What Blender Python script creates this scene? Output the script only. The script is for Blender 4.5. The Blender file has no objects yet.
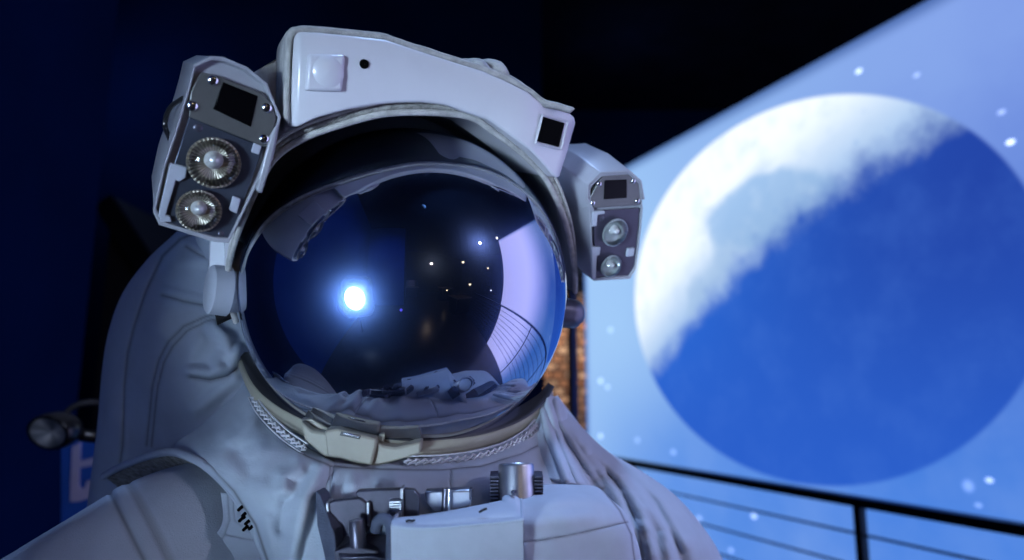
import bpy, bmesh, math, random
from mathutils import Vector, Matrix, noise
random.seed(7)
sc = bpy.context.scene
COL = sc.collection
sc.view_settings.view_transform = 'Standard'
sc.view_settings.look = 'None'
PI = math.pi

# ------------------------------------------------------------------ camera geometry
FPX = 683.0
PITCH = math.radians(9.3)
CAM = Vector((0, 0, 1.5))
FW = Vector((0, math.cos(PITCH), math.sin(PITCH)))
UP = Vector((0, -math.sin(PITCH), math.cos(PITCH)))
RT = Vector((1, 0, 0))

def P(x, y, d):
    return CAM + RT * ((x - 512) / FPX * d) - UP * ((y - 280) / FPX * d) + FW * d

def V3(x, y, z):
    """camera-space vector (x right, y down, z away) -> world"""
    return RT * x - UP * y + FW * z

def ray(x, y):
    return V3((x - 512) / FPX, (y - 280) / FPX, 1.0)

class Plane:
    def __init__(s, o, n):
        s.o = o; s.n = n.normalized()
    def __call__(s, x, y, off=0.0):
        r = ray(x, y)
        t = (s.n.dot(s.o - CAM) + off) / s.n.dot(r)
        return CAM + r * t

cam_d = bpy.data.cameras.new('camera')
cam = bpy.data.objects.new('camera', cam_d); COL.objects.link(cam)
cam.location = CAM
cam.rotation_euler = (PI / 2 + PITCH, 0, 0)
cam_d.sensor_width = 36.0
cam_d.lens = FPX * 36.0 / 1024
cam_d.clip_start = 0.02
cam_d.dof.use_dof = True
cam_d.dof.focus_distance = 0.615
cam_d.dof.aperture_fstop = 3.2
sc.camera = cam

# ------------------------------------------------------------------ materials
MATS = {}
def mat(name):
    m = bpy.data.materials.new(name); m.use_nodes = True
    nt = m.node_tree; nt.nodes.clear()
    out = nt.nodes.new('ShaderNodeOutputMaterial')
    MATS[name] = m
    return m, nt, out

def N(nt, typ, **kw):
    n = nt.nodes.new(typ)
    for k, v in kw.items():
        if k.startswith('i_'):
            key = k[2:]
            key = int(key) if key.isdigit() else key.replace('_', ' ')
            n.inputs[key].default_value = v
        else:
            setattr(n, k, v)
    return n

def math_n(nt, op, a, b=None, c=None, clamp=False):
    n = nt.nodes.new('ShaderNodeMath'); n.operation = op; n.use_clamp = clamp
    for i, v in enumerate((a, b, c)):
        if v is None: continue
        if isinstance(v, (int, float)): n.inputs[i].default_value = v
        else: nt.links.new(v, n.inputs[i])
    return n.outputs[0]

def mix_c(nt, fac, a, b, mode='MIX'):
    n = nt.nodes.new('ShaderNodeMix'); n.data_type = 'RGBA'; n.blend_type = mode
    for sock, v in ((n.inputs[0], fac), (n.inputs[6], a), (n.inputs[7], b)):
        if isinstance(v, (int, float)): sock.default_value = v
        elif isinstance(v, tuple): sock.default_value = v if len(v) == 4 else v + (1,)
        else: nt.links.new(v, sock)
    return n.outputs[2]

def lin(r, g, b):
    f = lambda c: (c / 255 / 12.92) if c / 255 <= 0.04045 else ((c / 255 + 0.055) / 1.055) ** 2.4
    return (f(r), f(g), f(b), 1.0)

def surf(name, col, rough=0.6, metal=0.0, var=0.12, vscale=20.0, bump=0.0, bscale=300.0, spec=0.5, col2=None,
         coat=0.0, crease_or_shade=False, dark=(0.13, 0.13, 0.14, 1)):
    m, nt, out = mat(name)
    b = N(nt, 'ShaderNodeBsdfPrincipled')
    b.inputs['Roughness'].default_value = rough
    b.inputs['Metallic'].default_value = metal
    b.inputs['Specular IOR Level'].default_value = spec
    b.inputs['Coat Weight'].default_value = coat
    tc = N(nt, 'ShaderNodeTexCoord')
    no = N(nt, 'ShaderNodeTexNoise', i_Scale=vscale, i_Detail=5.0, i_Roughness=0.6)
    nt.links.new(tc.outputs['Object'], no.inputs['Vector'])
    c2 = col2 or tuple(c * (1 - var * 2.2) for c in col[:3]) + (1,)
    rmp = N(nt, 'ShaderNodeMapRange', i_1=0.35, i_2=0.7)
    nt.links.new(no.outputs['Fac'], rmp.inputs[0])
    c = mix_c(nt, rmp.outputs[0], col, c2)
    if crease_or_shade:
        at = N(nt, 'ShaderNodeAttribute', attribute_name='crease_or_shade')
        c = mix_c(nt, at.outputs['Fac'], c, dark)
    nt.links.new(c, b.inputs['Base Color'])
    if bump:
        n2 = N(nt, 'ShaderNodeTexNoise', i_Scale=bscale, i_Detail=3.0)
        nt.links.new(tc.outputs['Object'], n2.inputs['Vector'])
        bp = N(nt, 'ShaderNodeBump', i_Strength=bump, i_Distance=0.002)
        nt.links.new(n2.outputs['Fac'], bp.inputs['Height'])
        if crease_or_shade:
            n3 = N(nt, 'ShaderNodeTexNoise', i_Scale=16.0, i_Detail=4.0, i_Distortion=.25)
            nt.links.new(tc.outputs['Object'], n3.inputs['Vector'])
            b3 = N(nt, 'ShaderNodeBump', i_Strength=.16, i_Distance=0.02)
            nt.links.new(n3.outputs['Fac'], b3.inputs['Height'])
            nt.links.new(b3.outputs[0], bp.inputs['Normal'])
        nt.links.new(bp.outputs[0], b.inputs['Normal'])
    nt.links.new(b.outputs[0], out.inputs[0])
    return m

def emis(name, col, s):
    m, nt, out = mat(name)
    tc = N(nt, 'ShaderNodeTexCoord')
    no = N(nt, 'ShaderNodeTexNoise', i_Scale=3.0)
    nt.links.new(tc.outputs['Object'], no.inputs['Vector'])
    c = mix_c(nt, no.outputs['Fac'], col, tuple(x * .92 for x in col[:3]) + (1,))
    e = N(nt, 'ShaderNodeEmission', i_Strength=s)
    nt.links.new(c, e.inputs[0]); nt.links.new(e.outputs[0], out.inputs[0])
    return m

FABRIC = surf('suit_fabric', (0.53, 0.60, 0.68, 1), .85, var=.06, vscale=14, bump=.35, bscale=900, crease_or_shade=True, spec=.2)
FABRIC2 = surf('cover_fabric', (0.54, 0.60, 0.68, 1), .8, var=.06, vscale=18, bump=.3, bscale=1100, crease_or_shade=True, spec=.2)
CLOTH_EDGE = surf('edge_cloth', (0.55, 0.54, 0.51, 1), .85, var=.18, vscale=90, bump=.5, bscale=700, spec=.2)
DIRTY_EDGE = surf('stitched_cloth', (0.42, 0.41, 0.37, 1), .9, var=.3, vscale=160, bump=.7, bscale=500, spec=.2)
SHELL = surf('white_shell', (0.66, 0.66, 0.70, 1), .28, var=.04, vscale=9, coat=.2)
SHELL_IN = surf('shell_inside', (0.26, 0.29, 0.29, 1), .5, var=.08, vscale=12, crease_or_shade=True, dark=(.006, .006, .008, 1))  # dark tone is shade put into the lining colour
PLASTIC = surf('white_plastic', (0.44, 0.47, 0.54, 1), .4, var=.05, vscale=25)
PLATE = surf('brushed_plate', (0.19, 0.195, 0.19, 1), .42, metal=.55, var=.10, vscale=35, bump=.1, bscale=400)
PLATE_D = surf('dark_plate', (0.085, 0.10, 0.14, 1), .3, metal=.5, var=.12, vscale=30)
PLATE_P = surf('plum_plate', (0.07, 0.065, 0.10, 1), .38, metal=.3, var=.12, vscale=30)
LAMPSHELL = surf('lamp_shell', (0.36, 0.37, 0.41, 1), .35, var=.07, vscale=14, coat=.1)
CHROME = surf('screw_chrome', (0.75, 0.75, 0.76, 1), .16, metal=1, var=.05)
BLACKGLASS = surf('black_window', (0.002, 0.002, 0.003, 1), .25, var=.1, spec=.12)
HOLE = surf('black_hole', (0.002, 0.002, 0.002, 1), .9, var=.1, spec=.05)
RING = surf('khaki_ring', (0.33, 0.31, 0.24, 1), .45, var=.07, vscale=30)
RING_D = surf('ring_rubber', (0.02, 0.02, 0.022, 1), .35, var=.1)  # plain black rubber for gasket, cable and slots
CORD = surf('lace_cord', (0.62, 0.62, 0.66, 1), .8, var=.1, vscale=200, bump=.4, bscale=1500)
STEEL = surf('tool_steel', (0.55, 0.57, 0.62, 1), .38, metal=1, var=.10, vscale=40)
STEEL_D = surf('tool_dark', (0.12, 0.12, 0.16, 1), .33, metal=.6, var=.15, vscale=40)
STRAP = surf('strap_blue', (0.10, 0.12, 0.18, 1), .8, var=.15, vscale=60, bump=.4, bscale=900)
BULB = surf('bulb_cap', (0.75, 0.75, 0.75, 1), .25, metal=.35, var=.06)

def reflector_mat(name, c1, c2):
    m, nt, out = mat(name)
    tc = N(nt, 'ShaderNodeTexCoord')
    at = N(nt, 'ShaderNodeAttribute', attribute_name='ang')
    s = math_n(nt, 'SINE', math_n(nt, 'MULTIPLY', at.outputs['Fac'], 36.0))
    f = math_n(nt, 'MULTIPLY_ADD', s, .5, .5)
    no = N(nt, 'ShaderNodeTexNoise', i_Scale=90.0, i_Detail=3.0)
    nt.links.new(tc.outputs['Object'], no.inputs['Vector'])
    f = math_n(nt, 'MULTIPLY', f, no.outputs['Fac'])
    c = mix_c(nt, f, c1, c2)
    b = N(nt, 'ShaderNodeBsdfPrincipled', i_Roughness=.3, i_Metallic=.55)
    nt.links.new(c, b.inputs['Base Color'])
    bp = N(nt, 'ShaderNodeBump', i_Strength=.3, i_Distance=.002)
    nt.links.new(s, bp.inputs['Height']); nt.links.new(bp.outputs[0], b.inputs['Normal'])
    nt.links.new(b.outputs[0], out.inputs[0])
    return m
REFLECT_W = reflector_mat('reflector_warm', (0.20, 0.18, 0.14, 1), (0.44, 0.39, 0.30, 1))
REFLECT_C = reflector_mat('reflector_cool', (0.36, 0.41, 0.40, 1), (0.78, 0.88, 0.84, 1))

def glass_mat():
    m, nt, out = mat('clear_lens')
    tc = N(nt, 'ShaderNodeTexCoord')
    no = N(nt, 'ShaderNodeTexNoise', i_Scale=60.0)
    nt.links.new(tc.outputs['Object'], no.inputs['Vector'])
    g = N(nt, 'ShaderNodeBsdfGlossy', i_Roughness=.03)
    t = N(nt, 'ShaderNodeBsdfTransparent')
    nt.links.new(mix_c(nt, no.outputs['Fac'], (.93, .95, .95, 1), (.98, .98, .98, 1)), t.inputs[0])
    fr = N(nt, 'ShaderNodeFresnel', i_IOR=1.45)
    mx = N(nt, 'ShaderNodeMixShader')
    nt.links.new(fr.outputs[0], mx.inputs[0]); nt.links.new(t.outputs[0], mx.inputs[1]); nt.links.new(g.outputs[0], mx.inputs[2])
    nt.links.new(mx.outputs[0], out.inputs[0])
    return m
GLASS = glass_mat()

def visor_mat():
    m, nt, out = mat('mirror_visor')
    tc = N(nt, 'ShaderNodeTexCoord')
    no = N(nt, 'ShaderNodeTexNoise', i_Scale=40.0, i_Detail=4.0)
    nt.links.new(tc.outputs['Object'], no.inputs['Vector'])
    lw = N(nt, 'ShaderNodeLayerWeight', i_Blend=.40)
    c = mix_c(nt, math_n(nt, 'POWER', lw.outputs['Facing'], 1.15), (0.24, 0.245, 0.28, 1), (0.86, 0.87, 0.92, 1))
    g1 = N(nt, 'ShaderNodeBsdfGlossy', i_Roughness=.0); nt.links.new(c, g1.inputs[0])
    g2 = N(nt, 'ShaderNodeBsdfGlossy', i_Roughness=.30); g2.inputs[0].default_value = (.25, .42, .95, 1)
    w = N(nt, 'ShaderNodeMapRange', i_1=.3, i_2=.7, i_3=.10, i_4=.14)
    nt.links.new(no.outputs['Fac'], w.inputs[0])
    mx = N(nt, 'ShaderNodeMixShader')
    nt.links.new(w.outputs[0], mx.inputs[0]); nt.links.new(g1.outputs[0], mx.inputs[1]); nt.links.new(g2.outputs[0], mx.inputs[2])
    nt.links.new(mx.outputs[0], out.inputs[0])
    return m
VISOR = visor_mat()

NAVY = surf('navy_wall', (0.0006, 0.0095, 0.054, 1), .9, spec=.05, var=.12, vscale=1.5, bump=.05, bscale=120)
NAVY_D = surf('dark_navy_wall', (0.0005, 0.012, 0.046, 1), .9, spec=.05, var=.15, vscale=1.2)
BLUEWALL_LIT = surf('blue_wall_lit', (0.006, 0.045, 0.27, 1), .9, spec=.05, var=.10, vscale=1.5)  # lighter copy of the wall blue, brightness put into the colour
BLACKWALL = surf('black_wall', (0.003, 0.004, 0.008, 1), .85, var=.2, vscale=2)
FLOORM = surf('dark_floor', (0.045, 0.040, 0.042, 1), .28, var=.2, vscale=5)
CEILM = surf('black_ceiling', (0.004, 0.005, 0.012, 1), .95, var=.2, vscale=3, spec=.05)
BLACKPAINT = surf('black_paint', (0.006, 0.006, 0.008, 1), .35, var=.2, vscale=20)
WIRE = surf('rail_wire', (0.03, 0.05, 0.10, 1), .4, metal=.6, var=.1)
BLACKMETAL = surf('black_metal', (0.012, 0.012, 0.014, 1), .3, metal=.4, var=.2, vscale=20)
SIGNBLUE = surf('sign_blue', (0.02, 0.11, 0.48, 1), .5, var=.1, vscale=8)
SIGNWHITE = surf('sign_letter', (0.50, 0.46, 0.62, 1), .5, var=.06, vscale=10)

# ------------------------------------------------------------------ objects
def tag(o, label, cat, group=None, kind=None):
    o['label'] = label; o['category'] = cat
    if group: o['group'] = group
    if kind: o['kind'] = kind
    return o

def empty(name, loc):
    o = bpy.data.objects.new(name, None); COL.objects.link(o); o.location = loc
    o.empty_display_size = .1
    return o

def finish(name, bm, m, parent=None, smooth=True, bevel=0, seg=2, sub=0, ang=40, solid=0):
    me = bpy.data.meshes.new(name)
    bmesh.ops.recalc_face_normals(bm, faces=bm.faces)
    bm.to_mesh(me); bm.free()
    me.materials.append(m)
    if smooth:
        for p in me.polygons: p.use_smooth = True
    o = bpy.data.objects.new(name, me); COL.objects.link(o)
    if parent is not None:
        o.parent = parent
        if parent.type == 'EMPTY':
            o.matrix_parent_inverse = Matrix.Translation(-parent.location)
    if solid:
        s = o.modifiers.new('solid', 'SOLIDIFY'); s.thickness = solid; s.offset = 0
    if bevel:
        b = o.modifiers.new('bevel', 'BEVEL'); b.width = bevel; b.segments = seg
        b.limit_method = 'ANGLE'; b.angle_limit = math.radians(30); b.harden_normals = False
    if sub:
        s = o.modifiers.new('sub', 'SUBSURF'); s.levels = sub; s.render_levels = sub
    if smooth:
        try:
            me.set_sharp_from_angle(angle=math.radians(ang))
        except Exception:
            pass
    return o

def struct(name, bm, m, **k):
    o = finish(name, bm, m, **k); o['kind'] = 'structure'; return o

def add_prism(bm, pts, vec, taper=None):
    """closed prism from polygon pts extruded by vec"""
    if taper is None: taper = 1.0
    c = sum(pts, Vector()) / len(pts)
    a = [bm.verts.new(p) for p in pts]
    b = [bm.verts.new(c + (p - c) * taper + vec) for p in pts]
    n = len(pts)
    bm.faces.new(a); bm.faces.new(list(reversed(b)))
    for i in range(n):
        bm.faces.new((a[i], b[i], b[(i + 1) % n], a[(i + 1) % n]))

def prism(name, pts, vec, m, parent, bevel=0.0012, taper=None, **k):
    bm = bmesh.new(); add_prism(bm, pts, vec, taper)
    return finish(name, bm, m, parent, bevel=bevel, **k)

def add_box(bm, lo, hi, M=None):
    lo = Vector(lo); hi = Vector(hi)
    co = [Vector((x, y, z)) for x in (lo.x, hi.x) for y in (lo.y, hi.y) for z in (lo.z, hi.z)]
    if M is not None: co = [M @ c for c in co]
    v = [bm.verts.new(c) for c in co]
    for f in ((0, 1, 3, 2), (4, 6, 7, 5), (0, 4, 5, 1), (2, 3, 7, 6), (0, 2, 6, 4), (1, 5, 7, 3)):
        bm.faces.new([v[i] for i in f])

def cr(p, t):
    """Catmull-Rom through list p at t in [0,len-1]"""
    n = len(p); i = min(int(t), n - 2); f = t - i
    p1, p2 = p[i], p[i + 1]
    p0 = p[i - 1] if i > 0 else p1 * 2 - p2
    p3 = p[i + 2] if i + 2 < n else p2 * 2 - p1
    return 0.5 * ((2 * p1) + (p2 - p0) * f + (2 * p0 - 5 * p1 + 4 * p2 - p3) * f * f + (3 * p1 - p0 - 3 * p2 + p3) * f ** 3)

def smooth_path(pts, n):
    pts = [Vector(p) for p in pts]
    return [cr(pts, (len(pts) - 1) * i / (n - 1)) for i in range(n)]

def add_tube(bm, path, rad, seg=10, caps=True, flat=1.0, upv=None):
    n = len(path); rings = []
    u = None
    for i, p in enumerate(path):
        t = (path[min(i + 1, n - 1)] - path[max(i - 1, 0)]).normalized()
        if u is None:
            u = (upv or Vector((0.13, 0.2, 1))).cross(t)
            if u.length < 1e-4: u = Vector((1, 0, 0)).cross(t)
        u = (u - t * u.dot(t)).normalized()
        w = t.cross(u)
        r = rad(i / (n - 1)) if callable(rad) else rad
        rings.append([bm.verts.new(p + (u * math.cos(a) + w * math.sin(a) * flat) * r)
                      for a in (2 * PI * k / seg for k in range(seg))])
    for a, b in zip(rings, rings[1:]):
        for k in range(seg):
            bm.faces.new((a[k], a[(k + 1) % seg], b[(k + 1) % seg], b[k]))
    if caps:
        bm.faces.new(list(reversed(rings[0]))); bm.faces.new(rings[-1])

def tube(name, path, rad, m, parent, seg=10, **k):
    bm = bmesh.new(); add_tube(bm, path, rad, seg)
    return finish(name, bm, m, parent, **k)

def frame(n, upv):
    n = n.normalized(); r = upv.cross(n).normalized(); u = n.cross(r)
    return r, u, n

def add_lathe(bm, o, n, prof, seg=32, ell=(1, 1), upv=None, close=True, ang=None):
    """prof: (radius, height along n)"""
    r, u, n = frame(n, upv or UP)
    rings = []
    for rr, h in prof:
        if rr < 1e-6:
            v = bm.verts.new(o + n * h); rings.append([v] * seg); 
            if ang: v[ang] = 0
            continue
        ring = []
        for k in range(seg):
            a = 2 * PI * k / seg
            v = bm.verts.new(o + (r * math.cos(a) * ell[0] + u * math.sin(a) * ell[1]) * rr + n * h)
            if ang: v[ang] = a if a <= PI else 2 * PI - a
            ring.append(v)
        rings.append(ring)
    for a, b in zip(rings, rings[1:]):
        for k in range(seg):
            q = [a[k], a[(k + 1) % seg], b[(k + 1) % seg], b[k]]
            q2 = []
            for v in q:
                if v not in q2: q2.append(v)
            if len(q2) > 2: bm.faces.new(q2)

def lathe(name, o, n, prof, m, parent, **k):
    kk = {x: k.pop(x) for x in ('seg', 'ell', 'upv') if x in k}
    bm = bmesh.new()
    lay = bm.verts.layers.float.new('ang')
    add_lathe(bm, o, n, prof, ang=lay, **kk)
    return finish(name, bm, m, parent, **k)

def seg_dist(px, py, line):
    best = 1e9
    for (x0, y0), (x1, y1) in zip(line, line[1:]):
        dx, dy = x1 - x0, y1 - y0
        L = dx * dx + dy * dy
        t = max(0, min(1, ((px - x0) * dx + (py - y0) * dy) / L)) if L else 0
        d = math.hypot(px - x0 - t * dx, py - y0 - t * dy)
        if d < best: best = d
    return best

def patch(name, rows, m, parent, nu=120, nv=80, folds=(), seams=(), noise_amp=0.0, nscale=1.0, thick=0.004, close_u=False):
    """smooth sheet through a grid of (x, y, depth); folds: (polyline, width, height toward the viewer);
    seams: (polyline, width, depth) stitched grooves"""
    R = [[Vector(c) for c in r] for r in rows]
    bm = bmesh.new()
    lay = bm.verts.layers.float.new('crease_or_shade')
    grid = []
    fb = []
    for L, w, a in list(folds):
        xs = [p[0] for p in L]; ys = [p[1] for p in L]
        fb.append((L, w, a, min(xs) - 3 * w, max(xs) + 3 * w, min(ys) - 3 * w, max(ys) + 3 * w, False))
    for L, w, a in list(seams):
        xs = [p[0] for p in L]; ys = [p[1] for p in L]
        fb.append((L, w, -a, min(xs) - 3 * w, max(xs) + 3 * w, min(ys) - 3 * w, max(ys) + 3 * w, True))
    for j in range(nv):
        tv = (len(R) - 1) * j / (nv - 1)
        row = []
        for i in range(nu):
            tu = (len(R[0]) - 1) * i / (nu - 1)
            q = cr([cr(r, tu) for r in R], tv)
            x, y, d = q
            cz = 0.0
            for L, w, a, x0, x1, y0, y1, sm in fb:
                if x < x0 or x > x1 or y < y0 or y > y1: continue
                e = seg_dist(x, y, L) / w
                if e < 3:
                    g = math.exp(-e * e)
                    d -= a * g
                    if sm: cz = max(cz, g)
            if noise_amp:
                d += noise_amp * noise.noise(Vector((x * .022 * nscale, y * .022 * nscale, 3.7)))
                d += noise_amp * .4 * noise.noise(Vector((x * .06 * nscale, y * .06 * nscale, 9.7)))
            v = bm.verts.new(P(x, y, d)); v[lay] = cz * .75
            row.append(v)
        grid.append(row)
    for j in range(nv - 1):
        for i in range(nu - 1):
            bm.faces.new((grid[j][i], grid[j][i + 1], grid[j + 1][i + 1], grid[j + 1][i]))
    return finish(name, bm, m, parent, solid=thick, ang=180)

# ================================================================== THE SPACESUIT
suit = empty('spacesuit', (-0.03, 0.80, 0.0))
tag(suit, 'white astronaut spacesuit with a dark mirrored visor and two headlamps', 'spacesuit')

# ---- helmet frame
HD = .711
H = P(408, 290, HD)
RS = .165
hf = V3(.41, .20, -.885).normalized()
hu = V3(math.sin(math.radians(9)), -math.cos(math.radians(9)), 0)
hu = (hu - hf * hu.dot(hf)).normalized()
hr = hu.cross(hf)
def hp(x, y, c):
    return Plane(H + hf * c, hf)(x, y)
def hl(p):
    q = p - H
    return Vector((q.dot(hr), q.dot(hu), q.dot(hf)))
def hw(a, b, c):
    return H + hr * a + hu * b + hf * c

# visor: front part of a sphere, closed behind by the dark inner shell
bm = bmesh.new()
bmesh.ops.create_uvsphere(bm, u_segments=128, v_segments=96, radius=RS)
bmesh.ops.translate(bm, verts=bm.verts, vec=H)
visor = finish('visor', bm, VISOR, suit, ang=180)
visor['label'] = 'dark mirrored spherical visor'

# hood rim, shell
RIM = [(236, 322, -.04), (230, 300, -.028), (227.5, 280, -.018), (230, 258, -.008), (237, 235, .004), (248, 208, .018), (260, 182, .032), (276, 157, .046),
       (304, 138, .062), (340, 125, .074), (383, 114, .081), (430, 112.5, .082), (469, 117, .080), (495, 133, .076),
       (523, 154.5, .068), (545, 178, .058), (558, 203, .046), (567, 228, .034), (572, 252, .022), (575, 275, .008), (575, 292, -.006)]
rimw = [hp(*q) for q in RIM]
rim_path = smooth_path(rimw, 110)
def rim_s(i):
    t = i / 109
    a = max(0, min(1, (t - .10) / .30)); b = max(0, min(1, (1 - t - .02) / .25))
    a = a * a * (3 - 2 * a); b = b * b * (3 - 2 * b)
    return .12 + .88 * a * b
tube('rim_piping', rim_path, .0030, CLOTH_EDGE, suit, seg=10)

def radial(p, k):
    """push a helmet-local point outward from the helmet's forward axis"""
    q = hl(p); L = math.hypot(q.x, q.y)
    return hw(q.x * (1 + k / L), q.y * (1 + k / L), q.z)

# stitched cloth band on the outside of the rim
bm = bmesh.new()
rows = []
for i, p in enumerate(rim_path):
    w = .001 * noise.noise(Vector((i * .35, 0, 0)))
    k = rim_s(i)
    rows.append([radial(p, .002 * k) - hf * .0005, radial(p, (.0055 + w) * k) + hf * .002 * k, radial(p, (.0085 + w) * k) - hf * .0015, radial(p, (.0100 + w) * k) - hf * .012])
vs = [[bm.verts.new(q) for q in r] for r in rows]
for a, b in zip(vs, vs[1:]):
    for k in range(3): bm.faces.new((a[k], a[k + 1], b[k + 1], b[k]))
finish('rim_band', bm, DIRTY_EDGE, suit, solid=.0015, ang=180)
tube('rim_cord', [radial(p, .0092 * rim_s(i)) + hf * .0012 for i, p in enumerate(rim_path)], .0016, CLOTH_EDGE, suit, seg=8)

# inside of the hood, then its outer shell
def shell_rows(path, prof):
    bm = bmesh.new(); vs = []
    lay = bm.verts.layers.float.new('crease_or_shade')
    for i, p in enumerate(path):
        f_ = max(0, min(1, (i / 109 - .50) / .20)); f_ = 1 - f_ * f_ * (3 - 2 * f_)  # shade painted into the lining's left and top, fading out to the right
        q = hl(p); L = math.hypot(q.x, q.y); dx, dy = q.x / L, q.y / L
        row = []
        for dr, fix, c in prof:
            rr = (L + dr * rim_s(i)) if fix is None else (fix if fix < .18 or fix == .182 or fix == .186 else .182 + (fix - .182) * rim_s(i))
            cc = q.z + c if fix is None else c
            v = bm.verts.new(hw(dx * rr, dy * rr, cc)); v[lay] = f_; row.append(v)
        vs.append(row)
    for a, b in zip(vs, vs[1:]):
        for k in range(len(prof) - 1): bm.faces.new((a[k], a[k + 1], b[k + 1], b[k]))
    return bm
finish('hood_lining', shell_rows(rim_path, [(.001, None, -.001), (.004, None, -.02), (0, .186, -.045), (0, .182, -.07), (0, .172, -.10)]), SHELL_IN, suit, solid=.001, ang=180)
finish('hood_shell', shell_rows(rim_path, [(.004, None, -.003), (.014, None, -.012), (.022, None, -.035), (0, .21, -.075), (0, .195, -.12), (0, .14, -.185), (0, .06, -.22), (0, .001, -.225)]), SHELL, suit, solid=.002, ang=180)

# front bar of the hood
BT = [(291, 46), (293.5, 37), (299, 31.5), (320, 32.5), (350, 35.5), (385, 39.5), (402, 45), (432, 55), (462, 64.5), (483, 71), (503, 79.5), (518, 87), (528, 92), (542, 103), (557, 108), (569, 112), (574.5, 117), (576, 123)]
BB = [(289, 118), (290.5, 124), (296, 127.5), (316, 118), (347, 109.5), (380, 104), (398, 102.5), (422, 102), (446, 105), (466, 112), (487, 119), (507, 133), (530, 150), (537, 157), (545, 166), (552, 174.5), (557, 178), (560, 177)]
BC0 = .092
def bar_c(x):
    return BC0 - (max(0, x - 528) * .00055) - (max(0, 300 - x) * .0010)
bm = bmesh.new()
fr_t = [hp(x, y, bar_c(x)) for x, y in BT]; fr_b = [hp(x, y, bar_c(x)) for x, y in BB]
fr_m = [(a + b) / 2 + hf * .004 for a, b in zip(fr_t, fr_b)]
fr_m[0] = (fr_t[0] + fr_b[0]) / 2; fr_m[-1] = (fr_t[-1] + fr_b[-1]) / 2
bk = -hf * .10
cols = [[bm.verts.new(q) for q in (t, m_, b_, b_ + bk, m_ + bk, t + bk)] for t, m_, b_ in zip(fr_t, fr_m, fr_b)]
for a, b in zip(cols, cols[1:]):
    for k in range(6): bm.faces.new((a[k], a[(k + 1) % 6], b[(k + 1) % 6], b[k]))
bm.faces.new(cols[0]); bm.faces.new(list(reversed(cols[-1])))
finish('brow_bar', bm, SHELL, suit, bevel=.004, seg=3, ang=50)
# cloth edging along the top of the bar
topath = smooth_path([hp(x, y, BC0 - .006) for x, y in [(286, 120), (288, 80), (289.5, 50), (292, 35), (299, 29.5), (320, 30), (350, 33), (385, 37), (402, 42.5), (432, 52.5), (462, 62), (483, 68.5), (503, 76.5), (528, 89.5), (545, 102), (560, 106), (573, 110)]], 90)
bm = bmesh.new()
vs = []
for i, p in enumerate(topath):
    e = hl(p); e.z = 0
    o_ = (hr * e.x + hu * e.y).normalized()
    w = .0011 * noise.noise(Vector((i * .25, 3, 0)))
    vs.append([bm.verts.new(q) for q in (p - o_ * .004 - hf * .002, p + o_ * (.0006 + w) + hf * .002, p + o_ * (.0028 + w) - hf * .004, p + o_ * (.003 + w) - hf * .03, p + o_ * .001 - hf * .09)])
for a, b in zip(vs, vs[1:]):
    for k in range(4): bm.faces.new((a[k], a[k + 1], b[k + 1], b[k]))
finish('bar_edging', bm, CLOTH_EDGE, suit, solid=.0012, ang=180)
# bulging cloth lumps behind the bar
bm = bmesh.new()
for x, y, c, rx, ry in ((473, 70, .055, .014, .0085), (490, 75, .045, .020, .0115), (507, 84, .05, .018, .006)):
    Mx = Matrix.Translation(hp(x, y, c)) @ Matrix((hr, hu, hf)).transposed().to_4x4() @ Matrix.Rotation(math.radians(-20), 4, 'Z') @ Matrix.Diagonal((rx, ry, .03, 1))
    bmesh.ops.create_uvsphere(bm, u_segments=24, v_segments=16, radius=1, matrix=Mx)
for v in bm.verts: v.co += Vector(noise.noise_vector(v.co * 60)) * .0035
finish('gathered_cloth', bm, CLOTH_EDGE, suit, ang=180)
# cloth dome behind the bar (seen left of it)
bm = bmesh.new()
bmesh.ops.create_uvsphere(bm, u_segments=64, v_segments=40, radius=1, matrix=Matrix.Translation(hw(-.01, .050, -.165)) @ Matrix((hr, hu, hf)).transposed().to_4x4() @ Matrix.Diagonal((.20, .18, .13, 1)))
for v in bm.verts: v.co += Vector(noise.noise_vector(v.co * 14)) * .008
finish('helmet_cover', bm, FABRIC, suit, ang=180)

# square push pad, sensor hole and square port on the bar
barp = Plane(H + hf * (BC0 + .0035), hf)
pad = prism('square_pad', [barp(x, y, .004) for x, y in ((309, 54), (345, 55), (342, 91), (306, 90))], -hf * .010, SHELL, suit, bevel=.0022, taper=1.06)
lathe('dome_button', barp(328, 72, .0036), hf, [(.0001, .0036), (.006, .003), (.0105, .0015), (.0125, 0), (.0130, -.003)], SHELL, pad)
lathe('sensor_hole', barp(364.5, 64, .0008), hf, [(.0001, .0004), (.0036, .0004), (.004, -.002)], HOLE, suit)
rp = lambda x, y, o=0: hp(x, y, bar_c(x) + .0075 + o)
prism('square_port', [rp(544, 117), rp(565, 123), rp(559, 147), rp(538, 141)], -hf * .008, HOLE, suit, bevel=.0006)
# the port's raised lip
bm = bmesh.new()
loop = [(542.5, 115), (567.5, 121.5), (561, 149.5), (535.5, 143)]
lp = [rp(x, y, -.0008) for x, y in loop]
add_tube(bm, lp + [lp[0]], .0012, 6)
finish('port_frame', bm, SHELL, suit)

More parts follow.
